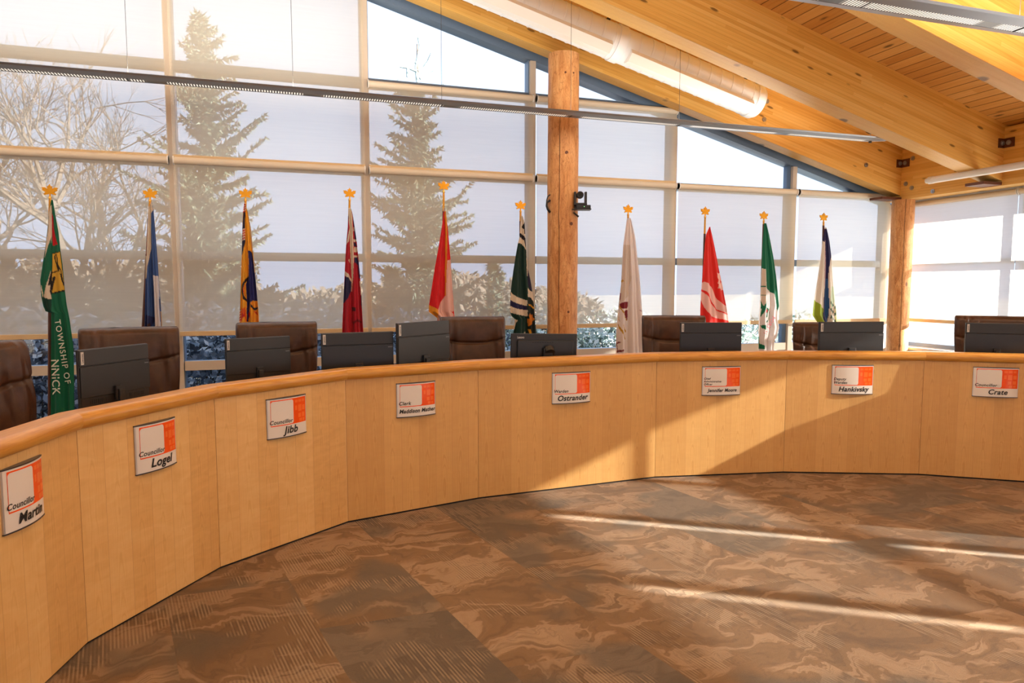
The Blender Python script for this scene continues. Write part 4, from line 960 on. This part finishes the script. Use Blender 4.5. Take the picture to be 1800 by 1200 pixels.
flag('yellow and navy flag with red and white checked edge', (432, 331), (427, 565), 350, 300, 4,
     [(318, 228), (310, 290), (306, 360), (303, 560), (298, 700), (294, 820), (290, 960), (284, 1060), (280, 1400)],
     [(326, 228), (334, 262), (352, 330), (368, 420), (380, 560), (386, 640), (397, 760), (410, 900), (418, 980), (421, 1060), (426, 1400)], YL,
     [((232, 214, 192), [(344, 300), (353, 330), (368, 420), (382, 570), (376, 575), (366, 500), (354, 400)]),
      ((26, 26, 60), [(314, 286), (326, 280), (322, 420), (326, 500), (312, 560), (304, 590), (290, 590)])] +
     [((196, 40, 44) if k % 2 else (232, 206, 190), [(306, 412 + k * 9), (326, 404 + k * 9), (326, 413 + k * 9), (306, 421 + k * 9)]) for k in range(9)] +
     [((196, 40, 44) if k % 2 else (232, 206, 190), [(308, 232 + k * 8), (328, 226 + k * 8), (328, 234 + k * 8), (308, 240 + k * 8)]) for k in range(8)] +
     [((34, 34, 100), [(346, 562), (360, 564), (374, 582), (384, 640), (398, 760), (412, 915), (380, 912), (362, 925), (352, 1000), (346, 1060), (336, 1060), (338, 900), (330, 800), (350, 745), (352, 640)]),
      ((40, 24, 30), [(350, 740), (346, 770), (322, 790), (312, 830), (318, 880), (342, 910), (342, 924), (312, 900), (300, 850), (304, 800), (326, 762)]), (OR_, [(332, 800), (322, 812), (318, 840), (326, 876), (332, 884), (322, 880), (312, 840), (318, 806)]),
      (OR_, [(300, 960), (312, 970), (326, 952), (330, 1000), (338, 1060), (296, 1060)]), ((190, 30, 30), [(302, 990), (318, 1010), (326, 980), (322, 1040), (304, 1050)]), (YL, [(306, 1040), (318, 1020), (334, 1060), (300, 1060)]),
      ((232, 150, 40), [(366, 920), (384, 916), (410, 925), (416, 960), (420, 1060), (376, 1060), (360, 1030), (384, 990), (366, 960)]),
      ((36, 26, 44), [(364, 934), (388, 962), (414, 958), (415, 970), (392, 982), (366, 956)]), ((200, 60, 24), [(384, 984), (404, 990), (416, 1010), (416, 1018), (398, 1002)]), ((200, 40, 30), [(346, 1000), (360, 985), (364, 1010), (352, 1040)]),
      ((26, 26, 60), [(288, 720), (296, 720), (290, 1060), (278, 1060)])] +
     [((196, 40, 44) if k % 2 else (232, 206, 190), [(278, 985 + k * 9), (296, 977 + k * 9), (296, 986 + k * 9), (278, 994 + k * 9)]) for k in range(9)], folds=2.2)
RED = (178, 22, 44)
flag('red ensign flag with navy and white corner cross, above the wide monitor', (615, 331), (610, 575), 350, 300, 4,
     [(1050, 262), (1050, 330), (1044, 400), (1034, 500), (1028, 600), (1022, 720), (1014, 900), (1008, 1020), (1003, 1150), (1000, 1400)],
     [(1068, 270), (1078, 310), (1092, 400), (1106, 500), (1118, 620), (1130, 760), (1138, 880), (1142, 980), (1152, 1150), (1156, 1400)], RED,
     [((34, 32, 74), [(1024, 738), (1050, 752), (1068, 780), (1064, 850), (1040, 900), (1018, 930), (1008, 930)]), (CRM, [(1022, 705), (1050, 728), (1068, 765), (1066, 780), (1048, 752), (1022, 738)]),
      (CRM, [(1042, 480), (1056, 400), (1058, 430), (1048, 500), (1032, 520)]), (CRM, [(1044, 630), (1056, 618), (1058, 650)]),
      ((40, 36, 80), [(1078, 290), (1084, 330), (1100, 420), (1106, 500), (1094, 500), (1086, 400)]), (CRM, [(1082, 395), (1090, 400), (1092, 425), (1082, 425)]), (CRM, [(1082, 480), (1104, 486), (1108, 500), (1084, 500)]),
      ((34, 32, 74), [(1084, 502), (1100, 510), (1106, 535), (1086, 532)]), (CRM, [(1086, 540), (1110, 538), (1113, 572), (1086, 574)]), (CRM, [(1086, 596), (1112, 596), (1112, 608), (1086, 612)]),
      ((34, 32, 74), [(1088, 612), (1112, 608), (1124, 660), (1108, 660), (1098, 648), (1088, 648)]), ((40, 38, 84), [(1114, 655), (1124, 650), (1134, 750), (1124, 760)]), (CRM, [(1126, 780), (1132, 770), (1142, 880), (1136, 880)]), ((34, 32, 74), [(1134, 880), (1142, 870), (1146, 970), (1140, 970)]),
      (CRM, [(1050, 262), (1070, 270), (1074, 310), (1078, 400), (1084, 600), (1082, 740), (1072, 850), (1066, 850), (1070, 760), (1062, 600), (1056, 420), (1048, 300)]),
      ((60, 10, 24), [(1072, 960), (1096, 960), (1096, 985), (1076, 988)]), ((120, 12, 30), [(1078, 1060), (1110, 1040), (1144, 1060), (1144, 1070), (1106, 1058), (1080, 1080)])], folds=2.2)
CR = (214, 26, 34); GF = (226, 152, 44)
flag('red and white Canadian flag with gold fringe, tallest pole', (780, 318), (779, 560), 700, 300, 4,
     [(318, 262), (308, 360), (298, 430), (276, 560), (250, 700), (230, 830), (211, 945), (210, 990), (270, 1034), (272, 1300)],
     [(326, 262), (336, 340), (346, 430), (354, 540), (361, 620), (368, 750), (376, 880), (384, 1020), (392, 1300)], CR,
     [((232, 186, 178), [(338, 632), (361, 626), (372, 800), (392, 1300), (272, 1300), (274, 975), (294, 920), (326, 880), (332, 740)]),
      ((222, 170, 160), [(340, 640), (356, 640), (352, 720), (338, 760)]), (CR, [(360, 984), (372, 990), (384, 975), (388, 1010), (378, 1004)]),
      (GF, [(205, 940), (240, 955), (274, 975), (274, 1040), (205, 1040)]), (GF, [(319, 262), (328, 290), (338, 340), (338, 500), (334, 700), (330, 880), (324, 880), (327, 600), (328, 400), (320, 310)]), ((210, 190, 180), [(314, 255), (328, 255), (328, 282), (318, 290)])], folds=1.7, ferr=0.22)
DG = (14, 52, 42)
flag('dark green flag with white and navy bands, just left of the log column', (915, 353), (915, 580), 700, 300, 4,
     [(858, 318), (852, 400), (848, 470), (836, 512), (820, 600), (804, 700), (790, 800), (782, 870), (779, 990), (790, 1020), (812, 1040), (808, 1090), (800, 1150), (800, 1400)],
     [(868, 318), (882, 360), (886, 430), (890, 500), (898, 600), (904, 690), (920, 760), (934, 850), (942, 930), (948, 1020), (956, 1150), (960, 1400)], DG,
     [(CRM, [(850, 300), (870, 300), (884, 360), (892, 500), (902, 640), (903, 740), (896, 740), (892, 560), (866, 520), (838, 512), (846, 430)]),
      ((16, 20, 24), [(862, 398), (876, 372), (884, 358), (890, 446), (880, 446), (878, 414)]), ((18, 18, 34), [(846, 438), (862, 446), (880, 462), (888, 478), (890, 560), (884, 520), (878, 492), (850, 468)]),
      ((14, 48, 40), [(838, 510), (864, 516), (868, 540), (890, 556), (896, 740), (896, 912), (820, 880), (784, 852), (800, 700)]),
      (CRM, [(784, 852), (820, 885), (896, 910), (896, 950), (820, 930), (780, 905)]), ((34, 30, 74), [(780, 905), (820, 930), (896, 952), (896, 980), (820, 968), (779, 948)]), (CRM, [(779, 948), (820, 968), (898, 980), (900, 1022), (840, 1012), (779, 996)]),
      ((26, 22, 50), [(898, 600), (902, 600), (912, 760), (934, 850), (918, 840), (902, 790)]), (CRM, [(900, 820), (918, 845), (936, 852), (944, 930), (920, 890), (900, 885)]), ((34, 28, 60), [(902, 690), (920, 760), (933, 846), (916, 836), (902, 800)]),
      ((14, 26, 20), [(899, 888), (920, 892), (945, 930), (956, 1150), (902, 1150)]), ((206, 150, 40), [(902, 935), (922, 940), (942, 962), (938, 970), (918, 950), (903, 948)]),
      ((206, 120, 30), [(914, 1000), (922, 1012), (930, 1008), (932, 1026), (946, 1040), (930, 1060), (930, 1074), (904, 1092), (902, 1040), (912, 1036), (906, 1016)]), ((206, 150, 40), [(904, 1110), (916, 1112), (926, 1140), (910, 1142)]),
      (CRM, [(808, 1040), (834, 1050), (820, 1070), (808, 1110), (800, 1120)]), ((210, 196, 176), [(878, 1130), (890, 1132), (886, 1150), (870, 1148)])], folds=1.8, ferr=0.12)
WW = (232, 222, 222); MR = (124, 32, 44); GD = (188, 146, 44)
flag('white flag with maroon and gold emblem, right of the log column', (1104, 360), (1106, 600), 1050, 330, 4,
     [(202, 215), (190, 300), (176, 400), (166, 540), (158, 680), (140, 820), (130, 920), (122, 1010), (118, 1160), (116, 1400)],
     [(228, 215), (240, 270), (256, 340), (268, 450), (280, 560), (292, 700), (300, 830), (310, 960), (322, 1160), (326, 1400)], WW,
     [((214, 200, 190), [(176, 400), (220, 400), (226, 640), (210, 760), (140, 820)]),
      (MR, [(150, 740), (160, 742), (153, 792), (147, 790)]), (MR, [(146, 818), (172, 800), (208, 800), (208, 828), (196, 846), (158, 850)]), (MR, [(170, 866), (203, 855), (204, 905), (198, 935)]), (GD, [(146, 818), (152, 832), (198, 934), (194, 936), (146, 836)]),
      (GD, [(140, 895), (144, 915), (150, 940), (140, 925)]), (GD, [(134, 945), (160, 1000), (186, 1060), (180, 1064), (148, 1000), (134, 960)]), (GD, [(164, 955), (192, 1010), (184, 1014), (164, 970)]), (GD, [(156, 652), (172, 644), (176, 656), (160, 668)]),
      (MR, [(120, 1088), (150, 1078), (150, 1086), (122, 1100)]), (MR, [(120, 1096), (126, 1096), (138, 1140), (132, 1142)]), (MR, [(124, 1145), (170, 1130), (174, 1140), (128, 1158)]), ((170, 120, 140), [(284, 858), (304, 862), (306, 870), (292, 866)])], folds=2.4, ferr=0.05)
RW = (230, 46, 40); PK = (244, 196, 190)
flag('bright red flag with white double wave', (1240, 364), (1234, 566), 1050, 330, 4,
     [(780, 276), (756, 330), (748, 400), (740, 480), (730, 600), (720, 720), (712, 850), (710, 960), (708, 1200)],
     [(784, 276), (796, 330), (812, 410), (826, 490), (845, 600), (862, 680), (878, 780), (888, 830), (898, 900), (905, 960), (915, 1200)], RW,
     [(PK, [(722, 668), (742, 660), (764, 672), (790, 698), (812, 745), (832, 785), (860, 815), (892, 832), (896, 884), (862, 868), (828, 852), (796, 808), (770, 756), (750, 726), (720, 712)]),
      (PK, [(716, 725), (740, 738), (764, 768), (790, 818), (822, 858), (862, 878), (900, 892), (906, 934), (862, 922), (820, 914), (784, 900), (752, 866), (730, 818), (714, 786)]),
      (PK, [(826, 596), (836, 604), (846, 598), (852, 640), (866, 660), (866, 690), (876, 722), (860, 716), (852, 722), (846, 706), (832, 706), (836, 680), (828, 670), (836, 650), (828, 630)]), (RW, [(846, 640), (856, 660), (850, 680)])], folds=1.6, ferr=0.22)
GW = (16, 112, 82)
flag('green and white flag with small emblem and red lettering', (1343, 372), (1336, 600), 1050, 330, 4,
     [(1164, 250), (1158, 320), (1150, 420), (1144, 560), (1138, 700), (1130, 800), (1126, 880), (1118, 1000), (1118, 1120), (1120, 1300)],
     [(1178, 250), (1196, 330), (1210, 410), (1224, 490), (1240, 620), (1248, 720), (1256, 830), (1246, 860), (1242, 920), (1252, 980), (1238, 1040), (1220, 1070), (1214, 1120), (1216, 1300)], GW,
     [((232, 226, 228), [(1130, 562), (1166, 572), (1168, 690), (1190, 720), (1224, 745), (1234, 790), (1240, 835), (1246, 880), (1254, 980), (1240, 1300), (1100, 1300), (1110, 900)]),
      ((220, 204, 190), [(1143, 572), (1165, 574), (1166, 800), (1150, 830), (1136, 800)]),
      (GW, [(1136, 690), (1164, 691), (1164, 697), (1136, 697)]), (GW, [(1136, 750), (1164, 751), (1164, 757), (1136, 758)]),
      (GW, [(1134, 790), (1142, 800), (1152, 830), (1162, 806), (1168, 770), (1170, 800), (1162, 840), (1150, 880), (1136, 910), (1134, 900), (1144, 850), (1134, 850), (1138, 830)]),
      (GW, [(1166, 832), (1186, 846), (1196, 856), (1184, 872), (1180, 905), (1166, 920), (1174, 895), (1178, 860)]), ((190, 30, 50), [(1164, 860), (1178, 850), (1184, 862), (1176, 880), (1168, 872)]),
      (GW, [(1196, 870), (1204, 872), (1196, 890), (1194, 920), (1178, 945), (1166, 948), (1184, 925), (1188, 890)]), (GW, [(1134, 965), (1158, 962), (1166, 985), (1162, 1000), (1142, 985)]),
      (GW, [(1116, 1040), (1124, 1045), (1126, 1090), (1155, 1110), (1155, 1130), (1112, 1130)])],
     folds=1.7, texts=[('PORT H', 34, (1232, 900), 118, (178, 62, 84), 0.3, 1.2)], ferr=0.05)
flag('white, navy and lime green flag, rightmost flag beside the corner post', (1448, 375), (1444, 560), 1050, 330, 4,
     [(1590, 280), (1582, 330), (1574, 366), (1566, 440), (1552, 540), (1536, 640), (1520, 730), (1510, 790), (1498, 895), (1535, 950), (1540, 1200)],
     [(1600, 280), (1610, 320), (1622, 380), (1632, 470), (1638, 560), (1644, 660), (1650, 760), (1656, 850), (1663, 955), (1670, 1200)], (224, 216, 206),
     [((36, 34, 84), [(1586, 290), (1606, 290), (1634, 460), (1624, 510), (1610, 560), (1606, 700), (1610, 820), (1608, 960), (1566, 960), (1574, 800), (1588, 660), (1594, 500), (1590, 390), (1572, 370)]),
      ((40, 84, 140), [(1594, 640), (1606, 640), (1610, 820), (1604, 960), (1586, 960)]), ((196, 160, 170), [(1586, 372), (1592, 372), (1594, 560), (1586, 700), (1582, 700), (1588, 500)]),
      ((150, 170, 52), [(1508, 782), (1572, 848), (1566, 960), (1536, 955), (1495, 895)]),
      ((206, 212, 150), [(1646, 820), (1662, 830), (1664, 955), (1646, 955)]), ((190, 206, 180), [(1612, 810), (1630, 690), (1646, 700), (1648, 780), (1626, 860)])] +
     [((60, 96, 80), [(1614 + (k % 3) * 14, 800 + k * 16), (1622 + (k % 3) * 14, 794 + k * 16), (1628 + (k % 3) * 12, 812 + k * 16), (1618 + (k % 3) * 13, 822 + k * 16)]) for k in range(9)], folds=1.8, ferr=0.05)

# ------------------------------------------------------------------ outdoors
gr = MB(); gr.box(-90, 2.5, 8.4, 120, -0.6, -0.25); gr.box(2.5, 90, 8.4, 120, -0.6, -0.25, 2); gr.box(9.0, 90, -60, 8.4, -0.6, -0.25, 1)
struct('ground', gr, [MAT['lawn'], MAT['snow'], flat('thin_snow_on_lawn', (158, 160, 164), 0.95)])
def spruce(x, y, h, rad, seed, lab, dens=1.0, cut=0.985):
    rnd = random.Random(seed); root = thing('spruce_tree', (x, y, -0.25), lab, 'tree', 'conifers outside the windows')
    t = MB(); t.tube((0, 0, 0), (0, 0, h), 0.13, 0.012, n=10); t.build('trunk', MAT['bark'], root, smooth=True)
    v = []; f = []
    def quad(p, d, s, w):
        up = Vector((rnd.uniform(-1, 1), rnd.uniform(-1, 1), rnd.uniform(-1, 1))).normalized(); sd = d.cross(up).normalized() * w
        b = len(v); v.extend([tuple(p - sd * 0.5), tuple(p + sd * 0.5), tuple(p + d * s)]); f.append((b, b + 1, b + 2))
    z = h * 0.06
    while z < h * cut:
        fr_ = 1 - z / h; L0 = rad * (fr_ ** 0.8) + 0.12
        for k in range(int((6 + 8 * fr_) * dens)):
            a = rnd.uniform(0, 2 * PI); L = L0 * rnd.choice((0.45, 0.6, 0.75, 0.8, 1.0)) * (0.75 + 0.5 * mnoise.noise(Vector((math.cos(a) * 1.3, math.sin(a) * 1.3, z * 0.9 + seed)))); droop = rnd.uniform(-0.30, 0.35) + 0.22 + 0.15 * (1 - fr_)
            p = Vector((0, 0, z + rnd.uniform(-0.1, 0.1))); dr = Vector((math.cos(a), math.sin(a), droop)); n = max(4, int(L / 0.05))
            for i in range(n):
                s = i / n; q = p + dr * (L * s) + Vector((0, 0, 0.18 * L * s * s * (0.6 - fr_ * 0.4)))
                for _ in range(7):
                    side = Vector((-dr.y, dr.x, 0)) * rnd.choice((-1, 1)); d = (dr * rnd.uniform(0.0, 1) + side * rnd.uniform(0.1, 1.0) + Vector((0, 0, rnd.uniform(-1.1, 0.9)))).normalized()
                    quad(q, d, rnd.uniform(0.07, 0.20) * (1.25 - 0.7 * s), 0.05)
        z += 0.13 + 0.10 * fr_
    b = MB(); b.v = v; b.f = f; b.mi = [0] * len(f)
    me = bpy.data.meshes.new('foliage'); me.from_pydata(v, [], f); me.materials.append(MAT['needle']); o = bpy.data.objects.new('foliage', me); COL.objects.link(o); o.parent = root
    return root
def at(px, Y): p = onY(px, 500, Y); return p.x, p.y
def height(px, py, Y): return onY(px, py, Y).z + 0.25
x, y = at(368, 13.2); spruce(x, y, height(368, 20, 13.2), 2.5, 4, 'tall spruce veiled by the second blind bay from the left')
x, y = at(738, 13.6); spruce(x, y, height(738, 78, 13.6), 2.1, 9, 'spruce with its bare tip showing above the blind, left of the log column', cut=0.86)
x, y = at(690, 12.0); spruce(x, y, height(690, 470, 12.0), 1.2, 15, 'short bushy conifer in front of the spruce, behind the Canadian flag')
x, y = at(868, 12.5); spruce(x, y, height(868, 460, 12.5), 0.9, 21, 'small conifer behind the dark green flag')
x, y = at(215, 12.2); spruce(x, y, height(215, 480, 12.2), 1.5, 26, 'low dark conifer behind the blue and white flag')
x, y = at(470, 11.6); spruce(x, y, height(470, 500, 11.6), 1.3, 31, 'low conifer between the yellow flag and the red ensign')
# bare leader twigs at the tip of the second spruce
def bare_tree(x, y, h, seed, lab, spread=0.55, lean=(0, 0), r0=0.16, depth=6):
    rnd = random.Random(seed); root = thing('bare_tree', (x, y, -0.25), lab, 'tree', 'bare deciduous trees outside')
    b = MB(); cnt = [0]
    def br(p, d, L, r, k):
        n = 3; pts = [p]; q = p
        for i in range(n):
            d = (d + Vector((rnd.uniform(-1, 1), rnd.uniform(-1, 1), rnd.uniform(-0.6, 0.9))) * 0.16).normalized(); q = q + d * (L / n); pts.append(q)
        b.path(pts, [r, r * 0.85, r * 0.72, r * 0.58], n=5 if k > 2 else 3)
        if k == 0: return
        for j in range(3 if k > 4 else rnd.choice((3, 4))):
            ax = Vector((rnd.uniform(-1, 1), rnd.uniform(-1, 1), rnd.uniform(-1, 1))).normalized()
            nd = (d + ax * spread * rnd.uniform(0.7, 1.5)).normalized(); s = pts[rnd.choice((1, 2, 3, 3))]
            br(s, nd, L * rnd.uniform(0.6, 0.85), r * 0.55, k - 1)
    br(Vector((0, 0, 0)), Vector((lean[0], lean[1], 1)).normalized(), h * 0.30, r0, depth)
    b.build('branches', MAT['bark'], root)
x, y = at(95, 13.0); bare_tree(x, y, 6.6, 5, 'large bare tree with spreading branches behind the left blinds', lean=(0.05, 0), r0=0.17)
x, y = at(15, 14.5); bare_tree(x, y, 6.5, 12, 'bare tree at the left edge behind the blinds', lean=(-0.1, 0), r0=0.13)
x, y = at(185, 15.0); bare_tree(x, y, 6.2, 23, 'thin bare tree left of the tall spruce', lean=(0.1, 0), r0=0.12)
tw = thing('spruce_twigs', (at(738, 13.6)[0], 13.6, height(738, 150, 13.6) - 0.25), 'bare blue-green spruce leader twigs sticking up in the clear glass triangle', 'twig')
b = MB()
def tp(px, py): return onY(px, py, 13.6)
for pts in ([(735, 150), (731, 120), (735, 95), (738, 80), (735, 66)], [(733, 125), (718, 119), (703, 117)], [(735, 125), (745, 118), (752, 108), (758, 94)], [(738, 138), (750, 132), (762, 126)], [(733, 138), (742, 128), (755, 123)], [(717, 119), (716, 135)], [(731, 112), (736, 104)]):
    b.path([tp(*q) for q in pts], [0.03 * (1 - 0.6 * i / len(pts)) for i in range(len(pts))], n=6)
b.build('twigs', leaf_mat('pale_spruce_bark', rgb(92, 108, 110), rgb(150, 164, 164)), tw, local=False)
def shrub(x, y, r, h, mat, seed, lab, n=2600, ls=1.0):
    rnd = random.Random(seed); root = thing('frosted_shrub', (x, y, -0.25), lab, 'shrub', 'shrubs outside the windows')
    v, f = [], []
    for i in range(n):
        a = rnd.uniform(0, 2 * PI); rr = r * math.sqrt(rnd.random()) ; z = h * (rnd.random() ** 0.7) * (1 - 0.25 * (rr / r) ** 2)
        p = Vector((rr * math.cos(a), rr * math.sin(a), z)); d = Vector((rnd.uniform(-1, 1), rnd.uniform(-1, 1), rnd.uniform(-0.6, 1))).normalized(); s = d.orthogonal().normalized() * rnd.uniform(0.018, 0.042) * ls; L = rnd.uniform(0.06, 0.14) * ls
        b0 = len(v); v += [tuple(p), tuple(p + d * L * 0.5 + s), tuple(p + d * L), tuple(p + d * L * 0.5 - s)]; f.append((b0, b0 + 1, b0 + 2, b0 + 3))
    me = bpy.data.meshes.new('foliage'); me.from_pydata(v, [], f); me.materials.append(MAT[mat]); o = bpy.data.objects.new('foliage', me); COL.objects.link(o); o.parent = root
    st = MB()
    for i in range(14):
        a = rnd.uniform(0, 2 * PI); st.path([(0, 0, 0), (0.4 * r * math.cos(a), 0.4 * r * math.sin(a), h * 0.5), (0.8 * r * math.cos(a), 0.8 * r * math.sin(a), h * 0.95)], [0.012, 0.008, 0.004], n=4)
    st.build('stems', MAT['bark'], root)
for i, (px, Y, r, h, mt, lab) in enumerate(((-60, 10.0, 1.2, 1.7, 'frost', 'frosted shrub under the blind at the left edge'), (60, 9.8, 1.1, 1.65, 'frost', 'frosted shrub below the blind beside the green flag'), (330, 9.9, 1.2, 1.7, 'frost', 'dense frosted shrub between the first two monitors'),
                                     (540, 10.0, 1.2, 1.7, 'frost', 'frosted shrub behind the chair near the red ensign'), (760, 10.2, 1.2, 1.6, 'frost', 'frosted shrub behind the centre chair'), (940, 10.3, 1.1, 1.55, 'frost_g', 'pale green shrub left of the log column foot'),
                                     (1080, 10.4, 1.1, 1.5, 'frost_g', 'pale shrub right of the log column foot'), (1250, 10.6, 1.1, 1.25, 'frost_g', 'pale shrub behind the red wave flag'), (1400, 12.0, 1.2, 1.35, 'frost_g', 'pale shrub behind the green and white flag'))):
    x, y = at(px, Y); shrub(x, y, r, h, mt, 50 + i, lab, n=4200 if px < 700 else 3000)

for i, (px, Y, r, h, lab) in enumerate(((-30, 17.0, 2.2, 2.6, 'tall brown hedge shrub behind the bare trees at the left edge'), (150, 17.5, 2.2, 2.3, 'tall brown hedge shrub behind the bare trees'), (300, 17.0, 2.0, 2.5, 'brown hedge shrub behind the tall spruce, left side'),
                                        (480, 17.5, 2.1, 1.7, 'brown hedge shrub right of the tall spruce'), (640, 17.0, 2.0, 1.9, 'brown hedge shrub behind the red ensign side'), (820, 17.0, 2.1, 2.2, 'brown hedge shrub behind the Canadian flag'), (955, 17.5, 1.6, 1.8, 'brown hedge shrub behind the log column'))):
    x, y = at(px, Y); shrub(x, y, r, h, 'bark', 80 + i, lab, n=4200, ls=2.2)
